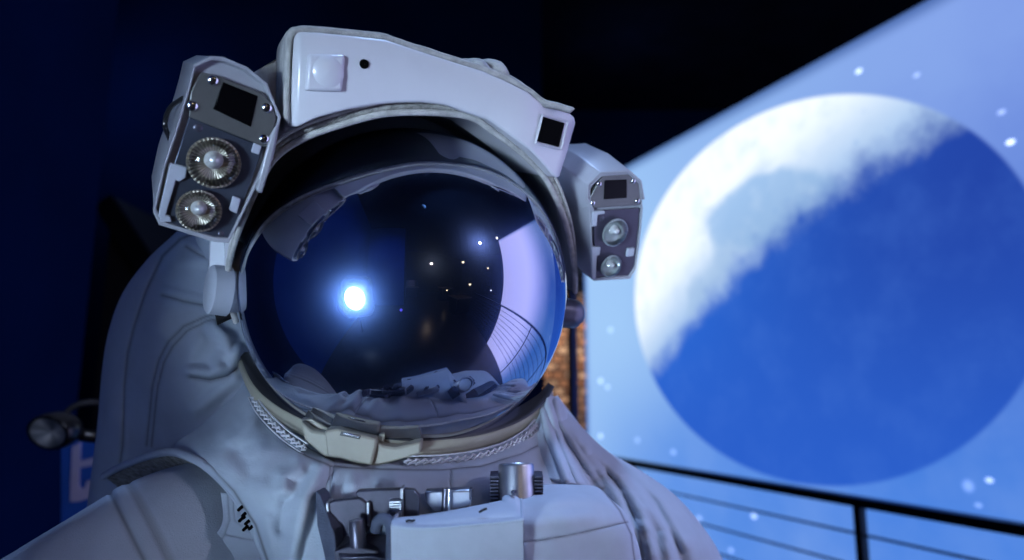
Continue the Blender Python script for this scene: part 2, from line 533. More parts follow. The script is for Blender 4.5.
# side pivots of the visor
def knob(name, path_c, axis, prof, par=suit):
    return lathe(name, path_c, axis, prof, PLASTIC, par, bevel=.001)
pl_ax = (-hr * .9 + hf * .15).normalized()
kn = lathe('pivot_knob', P(228, 291, .66), pl_ax, [(.0001, .018), (.021, .018), (.0235, .016), (.0245, 0), (.02, -.004), (.02, -.02)], PLASTIC, suit)
prism('pivot_bracket', [P(208, 238, .655), P(227, 240, .655), P(228, 292, .655), P(206, 292, .655)], V3(.006, 0, .03), PLASTIC, kn, bevel=.003)
lathe('inner_pivot', P(247, 293, .685), pl_ax, [(.0001, .014), (.016, .014), (.019, .012), (.019, .009), (.016, .008), (.019, .006), (.019, 0), (.02, -.02)], PLASTIC, suit)
lathe('pivot_knob', P(567, 313, .80), hr, [(.0001, .018), (.012, .017), (.0165, .012), (.0175, 0), (.0175, -.03)], STEEL_D, suit)

# ---- headlamps
def headlamp(center, depth, n, outline, back, depth_len, plate_top, window, plate_low, refl, screws, tabs, small_screws, bezel_mat, low_mat, rmat, label, flange):
    pl = Plane(P(*center, depth), n)
    n = pl.n
    # housing: outline prism, slightly proud of the plates, with an open-looking front
    bm = bmesh.new()
    pts = [pl(x, y, .0) for x, y in outline]
    c = sum(pts, Vector()) / len(pts)
    rim = [bm.verts.new(p) for p in pts]
    inn = [bm.verts.new(c + (p - c) * .955 + n * .0) for p in pts]
    flo = [bm.verts.new(c + (p - c) * .94 - n * .006) for p in pts]
    mid = [bm.verts.new(c + (p - c) * 1.005 - n * depth_len * .3) for p in pts]
    bak = [bm.verts.new(c + (p - c) * .94 - n * depth_len + back) for p in pts]
    k = len(pts)
    for i in range(k):
        j = (i + 1) % k
        for A, B in ((flo, inn), (inn, rim), (rim, mid), (mid, bak)):
            bm.faces.new((A[i], A[j], B[j], B[i]))
    bm.faces.new(flo); bm.faces.new(list(reversed(bak)))
    lamp = finish('headlamp', bm, LAMPSHELL, suit, bevel=.0022, seg=3)
    lamp['label'] = label
    prism('mount_plate', [pl(x, y, -.0005) for x, y in plate_top], -n * .006, PLATE, lamp, bevel=.0008)
    prism('lamp_window', [pl(x, y, .0002) for x, y in window], -n * .004, BLACKGLASS, lamp, bevel=.0004)
    prism('lens_plate', [pl(x, y, -.0022) for x, y in plate_low], -n * .003, low_mat, lamp, bevel=.0008)
    for x, y, r in screws:
        o = pl(x, y, -.0004)
        lathe('screw', o, n, [(.0001, .0024), (r * .45, .0023), (r * .8, .0017), (r, .0006), (r, -.001)], CHROME, lamp, seg=20)
    for x, y, r in small_screws:
        o = pl(x, y, -.0022)
        lathe('screw', o, n, [(.0001, .0010), (r * .7, .0009), (r, .0003), (r, -.001)], STEEL_D, lamp, seg=16)
    for x, y, r, ell in refl:
        o = pl(x, y, .0024)
        # raised ring and a shallow dish with a bulb
        lathe('reflector', o, n, [(r * 1.10, 0), (r * 1.08, .0014), (r, .0016), (r * .95, -.0002), (r * .8, -.0016), (r * .6, -.0028), (r * .35, -.0036), (.0001, -.0038)], rmat, lamp, seg=48)
        lathe('bulb', o + UP * r * .12, n, [(r * .40, -.003), (r * .30, .000), (r * .26, .003), (r * .17, .005), (.0001, .0058)], BULB, lamp, seg=24)
        lathe('lens', o, n, [(r * 1.0, .0018), (r * .92, .0045), (r * .7, .0075), (r * .4, .0095), (.0001, .0102)], GLASS, lamp, seg=40)
    for t in tabs:
        prism('clip_tab', [pl(x, y, .0008) for x, y in t], -n * .004, PLASTIC, lamp, bevel=.0008)
    for t in flange:
        prism('side_flange', [pl(x, y, .0012) for x, y in t], -n * .03, LAMPSHELL, lamp, bevel=.0015)
    return lamp, pl

LN = V3(.44, .27, -.86)
lampL, plL = headlamp((213, 150), .53, LN,
    [(189, 85), (194, 64), (211, 56), (223, 57), (247, 67), (267, 83), (281, 117), (273, 160), (266, 167), (229, 243), (214, 242), (159, 225), (153, 212), (162, 171), (177, 126)],
    V3(-.006, -.006, 0), .125,
    [(190, 93), (201, 72), (216, 75), (262, 93), (272, 104), (276, 118), (270, 148), (262, 146), (189, 117)],
    [(223, 82), (258, 96), (251, 127), (213, 109)],
    [(189, 117), (264, 147), (229, 241), (163, 222), (158, 215)],
    [(214, 163, .0180, (1, 1)), (199, 211, .0152, (1, 1))],
    [(213, 80.5, .0042), (192.5, 106, .0042), (267, 108, .0042), (264, 139, .0042)],
    [[(170, 163), (187, 167), (186, 178), (179, 182), (176, 180), (164, 221), (158, 216)], [(254, 143), (262, 146), (259, 155), (251, 152)], [(233, 196), (241, 199), (237, 214), (229, 210)], [(160, 213), (170, 216), (172, 222), (160, 222)]],
    [(198, 128, .0032), (221, 234, .0024)], None, PLATE_D, REFLECT_W, 'large headlamp at the left of the helmet, tilted inward',
    [[(270, 136), (279, 120), (276, 142), (271, 166), (262, 194), (256, 191), (261, 170)]])
# cable loop behind the left headlamp
tube('cable', smooth_path([P(183, 98, .545), P(170, 108, .56), P(165, 125, .57), P(171, 142, .56)], 24), .002, RING_D, lampL, seg=8)
prism('lamp_arm', [P(248, 72, .60), P(276, 58, .61), P(290, 52, .62), P(288, 112, .62), P(270, 112, .60)], V3(.0, .0, .05), CLOTH_EDGE, suit, bevel=.008)

RN = V3(.42, .40, -.815)
lampR, plR = headlamp((614, 225), .75, RN,
    [(589, 186), (601, 174), (629, 172), (640, 182), (643, 208), (641, 232), (636, 269), (630, 279), (594, 281), (591, 240)],
    V3(-.012, -.012, .0), .062,
    [(590, 198), (602, 176), (628, 174.5), (639, 184), (641, 205), (594, 208)],
    [(605, 180.5), (627, 179.5), (627, 198), (604, 199.5)],
    [(594, 211), (640, 208), (635, 268), (629, 277), (595, 279)],
    [(615, 232.5, .0148, (1, 1)), (611, 266, .0120, (1, 1))],
    [(599, 184, .003), (633, 181, .003), (592.5, 203, .003), (637, 201, .003)],
    [[(593, 212), (605, 211), (605, 214), (598, 215), (597, 226), (592, 227)], [(592, 247), (601, 247), (600, 255), (597, 256), (596, 279), (592, 279)], [(628, 249), (635, 248), (634, 256), (627, 257)]],
    [(602, 219, .003)], None, PLATE_P, REFLECT_C, 'smaller headlamp at the right of the helmet in front of the moon screen', [])
# cloth flap wrapped over the top and inner side of the right lamp
n = plR.n
bm = bmesh.new()
A = [plR(x, y, .001) for x, y in ((594, 211), (588, 198), (589, 185), (601, 173.5), (629, 171.5), (641, 182), (644, 200))]
B = [p - n * .067 + V3(-.013, -.013, 0) for p in A]
B[0] = P(582, 240, .775); B[1] = P(570, 222, .80)
M_ = [(a + b) / 2 + (a - plR.o).normalized() * .0035 for a, b in zip(A, B)]
M_[0] = P(586, 228, .758)
rows = [[bm.verts.new(q) for q in r] for r in (A, M_, B)]
for a, b in zip(rows, rows[1:]):
    for k in range(len(A) - 1): bm.faces.new((a[k], a[k + 1], b[k + 1], b[k]))
finish('lamp_hood', bm, LAMPSHELL, lampR, solid=.003, bevel=.001)
prism('lamp_arm', [P(562, 158, .80), P(580, 158, .80), P(580, 215, .80), P(566, 215, .80)], V3(.0, 0, .03), PLASTIC, suit, bevel=.004)

# ---- neck ring
RINGP = [(243, 362, .705), (252, 382, .665), (263, 398, .64), (280, 412, .62), (302, 424, .605), (335, 436, .594), (380, 444, .588), (421, 446, .595), (474, 440, .625), (515, 426, .665), (538, 408, .705), (548, 393, .735)]
rp_ = smooth_path([P(a, b, c + .030) for a, b, c in RINGP], 90)
def ribbon(name, path, prof, m, parent, out, **k):
    """sweep a profile (outward, down) along a path"""
    bm = bmesh.new(); vs = []
    for i, p in enumerate(path):
        o = (p - out); o -= hu * o.dot(hu); o.normalize()
        t = i / (len(path) - 1)
        f = max(.12, min(1, (1 - t) * 3.2)) * max(.3, min(1, t * 5))
        vs.append([bm.verts.new(p + o * (a * f if a < 0 else a) + UP * b * (.5 + .5 * f)) for a, b in prof])
    for a, b in zip(vs, vs[1:]):
        for k2 in range(len(prof)):
            bm.faces.new((a[k2], a[(k2 + 1) % len(prof)], b[(k2 + 1) % len(prof)], b[k2]))
    bm.faces.new(vs[0]); bm.faces.new(list(reversed(vs[-1])))
    return finish(name, bm, m, parent, **k)
ringo = ribbon('neck_ring', rp_, [(-.012, .0085), (.003, .0085), (.006, .006), (.007, -.004), (.005, -.0085), (-.012, -.0085)], RING, suit, H - hu * .1, bevel=.001, ang=60)
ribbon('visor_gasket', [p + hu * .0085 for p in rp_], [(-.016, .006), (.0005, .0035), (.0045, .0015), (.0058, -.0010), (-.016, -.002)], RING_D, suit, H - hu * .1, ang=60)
# latch on the ring
def dep(x):
    return .600 + abs(x - 380) * .00006
lt = prism('latch', [P(x, y, dep(x)) for x, y in ((300, 421), (312, 431), (325, 433), (376, 442), (383, 446), (395, 448), (421, 442), (420.5, 454), (396, 461), (371, 467.5), (348, 464), (325, 458), (304, 440))], V3(0, -.001, .018), RING, ringo, bevel=.002)
prism('latch_step', [P(x, y, .5945) for x, y in ((324, 431), (337, 429), (376, 439), (376, 447), (371, 466), (327, 457))], V3(0, -.0005, .02), RING, lt, bevel=.002)
prism('latch_slot', [P(x, y, .594) for x, y in ((341, 431.5), (361, 436), (359.5, 439.5), (339.5, 435.5))], V3(0, 0, .01), RING_D, lt, bevel=.0004)
prism('latch_pin', [P(x, y, .5935) for x, y in ((343.5, 432.4), (359.5, 436), (358.7, 438.2), (342.7, 435))], V3(0, 0, .008), CHROME, lt, bevel=.0005)
prism('latch_lever', [P(x, y, .605) for x, y in ((377, 440), (380, 430), (386, 431), (383, 443))], V3(0, 0, .012), RING, lt, bevel=.001)
prism('latch_lever', [P(x, y, .613) for x, y in ((299, 420), (312, 419), (330, 430), (324, 433))], V3(0, 0, .012), RING, lt, bevel=.001)

# braided lacing under the ring
def braid(name, pts, amp, waves, r=.0012):
    base = smooth_path([P(*q) for q in pts], waves * 10 + 1)
    bm = bmesh.new(); n_ = len(base)
    for ph in (0, PI):
        pp = []
        for i, p in enumerate(base):
            t = (base[min(i + 1, n_ - 1)] - base[max(i - 1, 0)]).normalized()
            s = t.cross(FW).normalized()
            a = 2 * PI * i / 10 + ph
            pp.append(p + s * amp * math.sin(a) - FW * (.0010 * math.cos(a)) + t * .002 * math.sin(2 * a))
        add_tube(bm, pp, r, 6)
    for sg_ in (-1, 1):
        add_tube(bm, [p + (base[min(i + 1, n_ - 1)] - base[max(i - 1, 0)]).normalized().cross(FW).normalized() * sg_ * (amp + .0022) for i, p in enumerate(base)], .0008, 6)
    return finish(name, bm, CORD, suit, ang=180)
braid('lacing', [(404, 462, .603), (440, 461, .612), (475, 456.5, .626), (505, 447.5, .654), (527, 434.5, .683), (537, 424, .708)], .0030, 11)
braid('lacing', [(251, 393, .682), (259, 408, .657), (272, 423, .635), (288, 437, .618), (306, 449, .608)], .0026, 7)

# ---- backpack / soft hump behind the helmet
bp_rows = [
    [(196, 262, 1.05), (176, 237, .86), (190, 230, .79), (222, 226, .77), (262, 222, .80)],
    [(185, 275, 1.08), (149, 261, .86), (170, 262, .775), (208, 268, .745), (262, 280, .77)],
    [(168, 300, 1.10), (125, 293, .87), (150, 300, .775), (195, 310, .735), (262, 330, .755)],
    [(155, 335, 1.12), (111, 330, .88), (140, 340, .775), (195, 355, .73), (264, 372, .74)],
    [(147, 375, 1.13), (104, 370, .88), (135, 385, .785), (190, 400, .735), (262, 408, .735)],
    [(140, 425, 1.13), (99, 425, .88), (135, 434, .80), (190, 446, .75), (262, 452, .74)],
    [(130, 490, 1.13), (91, 490, .89), (130, 500, .82), (190, 510, .77), (260, 515, .76)],
    [(130, 570, 1.13), (80, 570, .89), (130, 580, .83), (190, 590, .79), (260, 590, .78)]]
bp_folds = [([(186, 243), (200, 250), (225, 259)], 4, .006), ([(182, 262), (205, 262)], 6, .004), ([(164, 290), (185, 296), (215, 302)], 4, .005),
            ([(214, 328), (226, 338), (228, 352), (218, 364)], 6, .012), ([(192, 371), (210, 373), (230, 368), (238, 350)], 5, .014),
            ([(160, 330), (172, 345)], 6, .004), ([(200, 340), (190, 355)], 7, .006), ([(235, 380), (215, 395), (195, 410)], 6, .006),
            ([(112, 400), (118, 440)], 8, .006), ([(125, 420), (122, 460)], 5, .004)]
bp_seams = [([(200, 232), (182, 240), (164, 257), (148, 290), (136, 325), (129, 355), (126, 385), (124, 440), (120, 480)], 1.8, .004),
            ([(225, 313), (205, 317), (185, 326), (170, 341), (160, 360), (154, 385), (151, 415), (148, 445)], 1.4, .003),
            ([(225, 318), (206, 322), (188, 331), (174, 346), (165, 363), (159, 387), (156, 415), (153, 445)], 1.4, .003),
            ([(192, 376), (210, 379), (228, 375), (236, 368)], 2.5, .007), ([(188, 247), (202, 256), (222, 264)], 2, .003), ([(164, 295), (185, 301), (215, 307)], 2, .003)]
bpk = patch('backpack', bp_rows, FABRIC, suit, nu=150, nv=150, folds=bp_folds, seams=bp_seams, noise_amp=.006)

# ---- torso
t_rows = [
    [(250, 374, .745), (266, 402, .698), (300, 432, .655), (350, 450, .633), (410, 457, .63), (470, 452, .647), (520, 436, .69), (548, 404, .77), (556, 396, .88)],
    [(236, 396, .72), (256, 420, .668), (298, 447, .625), (350, 462, .607), (410, 468, .604), (470, 464, .620), (524, 449, .668), (566, 421, .76), (575, 421, .90)],
    [(205, 424, .70), (240, 442, .635), (292, 464, .593), (348, 477, .574), (410, 482, .571), (475, 479, .592), (535, 465, .655), (598, 451, .77), (602, 452, .92)],
    [(174, 450, .68), (225, 464, .61), (286, 482, .573), (345, 493, .557), (410, 498, .555), (480, 496, .582), (550, 483, .65), (632, 472, .78), (640, 476, .93)],
    [(205, 466, .62), (242, 482, .588), (290, 504, .558), (345, 514, .548), (410, 520, .546), (485, 518, .575), (560, 506, .64), (664, 496, .77), (674, 502, .92)],
    [(236, 498, .60), (260, 512, .575), (298, 530, .552), (348, 540, .543), (410, 545, .541), (488, 544, .568), (570, 535, .632), (690, 529, .75), (704, 534, .90)],
    [(258, 538, .595), (276, 550, .57), (305, 560, .548), (350, 568, .54), (412, 572, .538), (490, 572, .565), (578, 568, .63), (706, 562, .74), (724, 566, .89)],
    [(272, 590, .60), (290, 600, .572), (315, 606, .552), (355, 612, .543), (415, 616, .54), (494, 616, .567), (585, 614, .63), (716, 612, .735), (738, 616, .88)],
    [(280, 720, .61), (298, 720, .58), (325, 720, .56), (360, 720, .55), (420, 720, .548), (500, 720, .572), (590, 720, .635), (720, 720, .74), (745, 720, .88)]]
t_folds = [([(262, 402), (250, 425), (232, 440)], 10, .008), ([(298, 470), (285, 478), (284, 490)], 8, .010), ([(322, 468), (305, 500), (292, 560)], 7, .013),
           ([(300, 460), (318, 466)], 6, .006), ([(268, 520), (275, 560)], 7, .006), ([(240, 455), (250, 475)], 12, -.007), ([(286, 500), (282, 530)], 7, -.008),
           ([(553, 413), (572, 442), (590, 468)], 8, .013), ([(566, 424), (592, 460), (614, 495), (626, 530)], 7, .010),
           ([(580, 440), (612, 470), (640, 510), (657, 580)], 9, .012), ([(598, 452), (635, 488), (664, 530), (676, 600)], 7, .009),
           ([(590, 455), (622, 492), (643, 540), (650, 600)], 4, -.005), ([(606, 454), (650, 498), (678, 550), (686, 600)], 5, -.005), ([(636, 474), (675, 520), (698, 570)], 7, .006),
           ([(540, 440), (562, 470), (580, 490)], 5, -.005), ([(545, 432), (556, 455), (580, 484)], 5, .008),
           ([(352, 474), (352, 500)], 6, .004), ([(372, 472), (375, 500)], 8, -.003), ([(395, 475), (397, 500)], 7, .003)]
t_folds += [([(552, 420), (566, 448), (586, 478)], 2.6, .005), ([(560, 424), (580, 458), (600, 486)], 2.6, .006), ([(572, 432), (596, 464), (618, 500), (630, 530)], 3, .006),
            ([(586, 446), (618, 478), (640, 512), (650, 556)], 3, .007), ([(604, 456), (640, 492), (662, 530), (668, 566)], 3, .006), ([(626, 468), (660, 502), (684, 548)], 3, .005),
            ([(600, 470), (622, 476)], 3, .004)]
t_seams = [([(256, 404), (266, 420), (286, 443), (306, 458), (330, 468), (352, 470), (410, 472), (440, 472), (480, 468), (520, 455), (540, 445)], 1.5, .003),
           ([(260, 400), (272, 416), (290, 436), (312, 452), (334, 463)], 1.3, .002), ([(333, 468), (330, 500)], 1.5, .003), ([(329, 468), (325, 500)], 1.0, .002),
           ([(451, 472), (450, 485), (450, 500)], 1.2, .002),
           ([(206, 460), (236, 490), (258, 524), (270, 560), (274, 600)], 1.5, .002)]
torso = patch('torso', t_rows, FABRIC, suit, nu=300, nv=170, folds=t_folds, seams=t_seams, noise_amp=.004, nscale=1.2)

# loose collar fold at the right of the neck
patch('collar_fold', [
    [(537, 402, .76), (546, 396, .755), (556, 399, .76), (564, 408, .78), (566, 412, .86)],
    [(536, 418, .725), (546, 416, .72), (557, 418, .728), (567, 424, .755), (570, 426, .86)],
    [(537, 436, .70), (548, 437, .695), (559, 438, .705), (568, 440, .74), (574, 444, .86)],
    [(540, 456, .675), (553, 458, .668), (568, 460, .68), (582, 464, .73), (588, 468, .86)],
    [(545, 478, .655), (562, 482, .650), (580, 486, .668), (596, 490, .72), (604, 494, .86)]],
    FABRIC, suit, nu=80, nv=90, folds=[([(540, 405), (548, 430), (566, 480)], 2.6, .006), ([(547, 400), (556, 430), (578, 482)], 2.6, .007), ([(556, 402), (562, 432), (588, 486)], 2.4, .005), ([(551, 402), (557, 440)], 2, -.003)],
    seams=[([(541, 412), (546, 440), (560, 480)], 1.4, .003)], noise_amp=.003)

# rolled armhole edge
ah = smooth_path([P(*q) for q in [(104, 476, .76), (120, 467, .735), (145, 457, .695), (168, 452, .668), (184, 455, .652), (203, 464, .628), (222, 480, .612), (240, 502, .600), (254, 528, .594), (265, 556, .594), (272, 585, .60), (278, 640, .61)]], 90)
tube('armhole_edge', ah, .0040, FABRIC2, suit, seg=12)
# lining under the armhole edge
bm = bmesh.new(); vs = []
for p in ah:
    vs.append([bm.verts.new(q) for q in (p + FW * .001, p + FW * .016 + RT * .004 - UP * .014, p + FW * .035 + RT * .012 - UP * .04, p + FW * .05 + RT * .016 - UP * .07)])
for a, b in zip(vs, vs[1:]):
    for k in range(3): bm.faces.new((a[k], a[k + 1], b[k + 1], b[k]))
finish('armhole_lining', bm, DIRTY_EDGE, suit, solid=.002, ang=180)

# ---- sleeve at the left of the picture
SP = smooth_path([P(240, 545, .715), P(200, 562, .665), P(150, 590, .635), P(80, 636, .605), P(0, 690, .58), P(-70, 760, .58), P(-90, 900, .60), P(-60, 1150, .62)], 150)
def sleeve_r(t):
    return .094 + .008 * math.sin(t * 3.0) - .02 * t
bm = bmesh.new(); lay = bm.verts.layers.float.new('crease_or_shade')
add_tube(bm, SP, sleeve_r, 96)
SEAMS = (.232, .268)
def near_t(co):
    best = (1e9, 0)
    for i in range(0, len(SP), 1):
        d = (co - SP[i]).length_squared
        if d < best[0]: best = (d, i)
    return best[1]
for v in bm.verts:
    i = near_t(v.co); t = i / (len(SP) - 1)
    ax = SP[i]; o = (v.co - ax)
    if o.length < 1e-5: continue
    k = noise.noise(v.co * 11) * .0035 + noise.noise(Vector((v.co.x * 30, v.co.y * 8, v.co.z * 14))) * .0018
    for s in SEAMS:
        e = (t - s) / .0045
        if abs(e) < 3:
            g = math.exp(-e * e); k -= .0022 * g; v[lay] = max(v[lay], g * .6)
    if SEAMS[0] < t < SEAMS[1]: k += .0012
    v.co += o.normalized() * k
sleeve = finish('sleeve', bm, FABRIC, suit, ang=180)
# gusset panel with lacing on the sleeve beside the armhole
patch('sleeve_gusset', [[(222, 492, .607), (234, 496, .604), (246, 512, .602)], [(224, 520, .603), (240, 524, .600), (254, 534, .600)], [(214, 540, .603), (236, 544, .600), (260, 552, .600)], [(205, 575, .605), (235, 580, .602), (264, 590, .604)]],
      FABRIC2, sleeve, nu=50, nv=60, seams=[([(229, 490), (231, 520), (226, 534), (210, 556)], 1.3, .002), ([(234, 492), (236, 520), (246, 528), (258, 532)], 1.3, .002), ([(226, 534), (258, 540)], 1.2, .002)], noise_amp=.002)
bm = bmesh.new()
for x, y in ((241, 508), (245, 514), (242, 519), (248, 522), (252, 527), (246, 528)):
    add_tube(bm, [P(x - 2.5, y + 2, .592), P(x, y - .5, .589), P(x + 2.5, y - 2, .592)], .0016, 6)
finish('gusset_lacing', bm, HOLE, sleeve)

# ---- chest module with tools
cm = patch('module_cover', [
    [(500, 492, .585), (530, 488, .59), (560, 486.5, .60), (592, 488, .615), (602, 493, .65)],
    [(505, 505, .545), (535, 502, .55), (565, 499, .560), (604, 499, .585), (612, 505, .64)],
    [(512, 516, .530), (540, 513, .536), (570, 510, .548), (618, 513, .578), (626, 518, .64)],
    [(514, 532, .523), (545, 530, .529), (578, 527, .542), (627, 533, .575), (634, 538, .64)],
    [(514, 565, .520), (548, 565, .526), (580, 565, .540), (634, 565, .575), (640, 568, .64)],
    [(514, 640, .520), (548, 640, .526), (580, 640, .540), (640, 640, .578), (646, 640, .64)]],
    FABRIC2, suit, nu=110, nv=90, seams=[([(512, 543), (545, 539), (585, 531), (625, 523)], 1.3, .0018), ([(519, 500), (521, 530), (524, 570)], 1.5, .003), ([(600, 490), (618, 512), (629, 535), (633, 565)], 1.0, .0015)],
    folds=[([(535, 525), (590, 515)], 10, .003)], noise_amp=.003)
cm.name = 'module_cover'
# white pouch in front
bm = bmesh.new()
fr_ = [(392, 527, .505), (430, 529, .503), (480, 525, .503), (522, 521, .507)]
tp = [(394, 519, .53), (430, 515, .535), (478, 507, .54), (503, 502, .548)]
md = [(393, 521, .513), (430, 521, .512), (480, 515, .514), (514, 510.5, .520)]
bo = [(393, 600, .503), (430, 600, .501), (480, 600, .501), (523, 600, .505)]
bb = [(394, 519, .60), (430, 515, .61), (478, 507, .61), (503, 502, .61)]
def interp(r, n):
    pp = [Vector(q) for q in r]
    return [cr(pp, (len(pp) - 1) * i / (n - 1)) for i in range(n)]
rows = []
ctrl = [interp(r, 50) for r in (bb, tp, md, fr_, [(a, b + 5, c - .001) for a, b, c in fr_], bo)]
for j in range(70):
    t = j / 69 * (len(ctrl) - 1)
    rows.append([cr([c[i] for c in ctrl], t) for i in range(50)])
vs = []
for r in rows:
    vs.append([bm.verts.new(P(q.x, q.y, q.z + .0015 * noise.noise(Vector((q.x * .05, q.y * .07, 1))))) for q in r])
for a, b in zip(vs, vs[1:]):
    for i in range(49): bm.faces.new((a[i], a[i + 1], b[i + 1], b[i]))
# side walls
for e in (0, 49):
    edge = [r[e] for r in vs]
    back = [bm.verts.new(v.co + V3(.0, 0, .07)) for v in edge]
    for a, b, c, d in zip(edge, edge[1:], back[1:], back): bm.faces.new((a, b, c, d))
pouch = finish('pouch', bm, FABRIC2, suit, solid=.002, ang=60)
pouch['label'] = 'white cloth pouch at the front of the chest'
tube('pouch_edge', smooth_path([P(x, y - .5, c - .0025) for x, y, c in fr_], 40), .0011, FABRIC, pouch, seg=8)
for grp in (((406, 521.3), (409, 520.2), (412, 520.8), (415, 520)), ((479, 512.5), (483, 510), (487, 508.5))):
    tube('pouch_stitching', [P(x, y, .5085) for x, y in grp], .0009, RING_D, pouch, seg=6)

# steel cylinder
cyl_o = P(517, 501, .565); cyl_ax = (P(516, 463, .5735) - cyl_o)
L_ = cyl_ax.length
rr_ = 18.3 / FPX * .56
con = lathe('connector', cyl_o, cyl_ax, [(rr_ * .9, -.012), (rr_, -.012), (rr_, L_ * .9), (rr_ * .97, L_ * .97), (rr_ * .90, L_), (rr_ * .82, L_), (rr_ * .8, L_ * .85), (.0001, L_ * .85)], STEEL, suit, seg=48)
con['label'] = 'brushed steel cylinder tool'
lathe('connector_stud', P(513, 494, .5475), V3(0, 0, -1), [(.0001, .001), (.0012, .001), (.0016, 0), (.0016, -.006)], STEEL_D, con, seg=16)
for sx, px_, par in ((-1, 494.5, con), (1, 538.5, con)):
    bm = bmesh.new()
    for k in range(8):
        yy = 474 + k * 3.4
        M2 = Matrix.Translation(P(px_, yy, .572)) @ Matrix((RT, FW, UP)).transposed().to_4x4()
        add_box(bm, (-.0035, -.010, -.0009), (.0035, .006, .0009), M2)
    M2 = Matrix.Translation(P(px_ - sx * -1.5 * -1, 487, .576)) @ Matrix((RT, FW, UP)).transposed().to_4x4()
    add_box(bm, (-.0028, -.009, -.0125), (.0028, .008, .0115), M2)
    finish('ridged_grip', bm, STEEL_D, par, bevel=.0003)

# steel clip
clip = prism('clip', [P(x, y, .545) for x, y in ((424.5, 492), (471, 490), (471.5, 504), (460, 515), (436, 515), (425, 503))], V3(0, -.0005, .010), STEEL, suit, bevel=.0015)
tube('clip_rod', [P(446, 488.5, .543), P(445, 516, .541)], .0031, STEEL_D, clip, seg=16)
tube('clip_rod', [P(449.5, 489, .542), P(448.5, 516, .540)], .0014, CHROME, clip, seg=10)
prism('clip_latch', [P(x, y, .543) for x, y in ((469, 490), (472.5, 490), (472.5, 500), (469, 500))], V3(0, 0, .008), STEEL_D, clip, bevel=.0005)

# dark bracket plates behind the pouch
br = prism('bracket', [P(x, y, .537) for x, y in ((355, 493), (358, 490.5), (402, 489), (402, 522), (372, 522), (358, 500))], V3(0, 0, .006), STEEL_D, suit, bevel=.0012)
prism('bracket_edge', [P(x, y, .534) for x, y in ((400, 488.5), (403.5, 488.3), (403.5, 520), (400, 520))], V3(0, 0, .01), STEEL, br, bevel=.0006)
prism('bracket_wing', [P(x, y, d) for x, y, d in ((403, 489, .537), (414, 490, .529), (420, 497, .531), (419, 520, .529), (403, 520, .537))], V3(0, 0, .006), STEEL_D, br, bevel=.001)
bm = bmesh.new()
for k in range(7):
    a = [P(389, 501.5 + k * 2.5, .530), P(401.5, 501 + k * 2.5, .529), P(401.5, 502.7 + k * 2.5, .529), P(389, 503.2 + k * 2.5, .530)]
    add_prism(bm, a, V3(0, 0, .008))
add_prism(bm, [P(390, 501, .532), P(401, 501, .531), P(401, 519, .531), P(390, 519, .532)], V3(0, 0, .006))
rg = finish('ridged_block', bm, STEEL, br, bevel=.0003)

# housing with a small drum at the left
box = prism('tool_box', [P(x, y, .535) for x, y in ((327, 503), (333, 500), (360, 497), (367, 503), (369, 528), (360, 540), (334, 540), (328, 524))], V3(.001, .003, .014), STEEL_D, suit, bevel=.0018)
prism('box_edge', [P(x, y, .532) for x, y in ((366.5, 502.5), (369.5, 503.5), (370, 527), (367, 526))], V3(0, 0, .012), STEEL, box, bevel=.0005)
prism('box_edge', [P(x, y, .533) for x, y in ((325.5, 503), (328.5, 503), (329.5, 527), (326.5, 525))], V3(0, 0, .012), STEEL, box, bevel=.0005)
prism('box_shelf', [P(x, y, d) for x, y, d in ((334, 540, .53), (350, 532, .54), (392, 535, .53), (392, 560, .512), (372, 556, .510), (340, 558, .512))], V3(0, .012, .004), STEEL_D, box, bevel=.001)
drum_o = P(358.5, 544, .520)
lathe('drum', drum_o, P(357, 523, .522) - drum_o, [(.0001, -.002), (.0062, -.002), (.0064, .0), (.0062, .0165), (.0055, .018), (.0001, .018)], STEEL_D, box, seg=28)
prism('drum_bracket', [P(x, y, .517) for x, y in ((334, 551), (352, 546), (378, 551), (380, 600), (336, 600))], V3(0, 0, .02), STEEL_D, box, bevel=.001)
tube('clamp_hook', smooth_path([P(376, 530, .522), P(378, 522, .520), P(384, 519, .519), (P(390, 524, .517)), P(392, 540, .512), P(391, 570, .510)], 24), .0045, STRAP, box, seg=12)
prism('side_strap', [P(x, y, d) for x, y, d in ((315.5, 491, .545), (320, 496, .537), (334, 535, .522), (338, 570, .517), (328, 575, .517), (318, 525, .53))], V3(.004, 0, .012), STRAP, suit, bevel=.001)

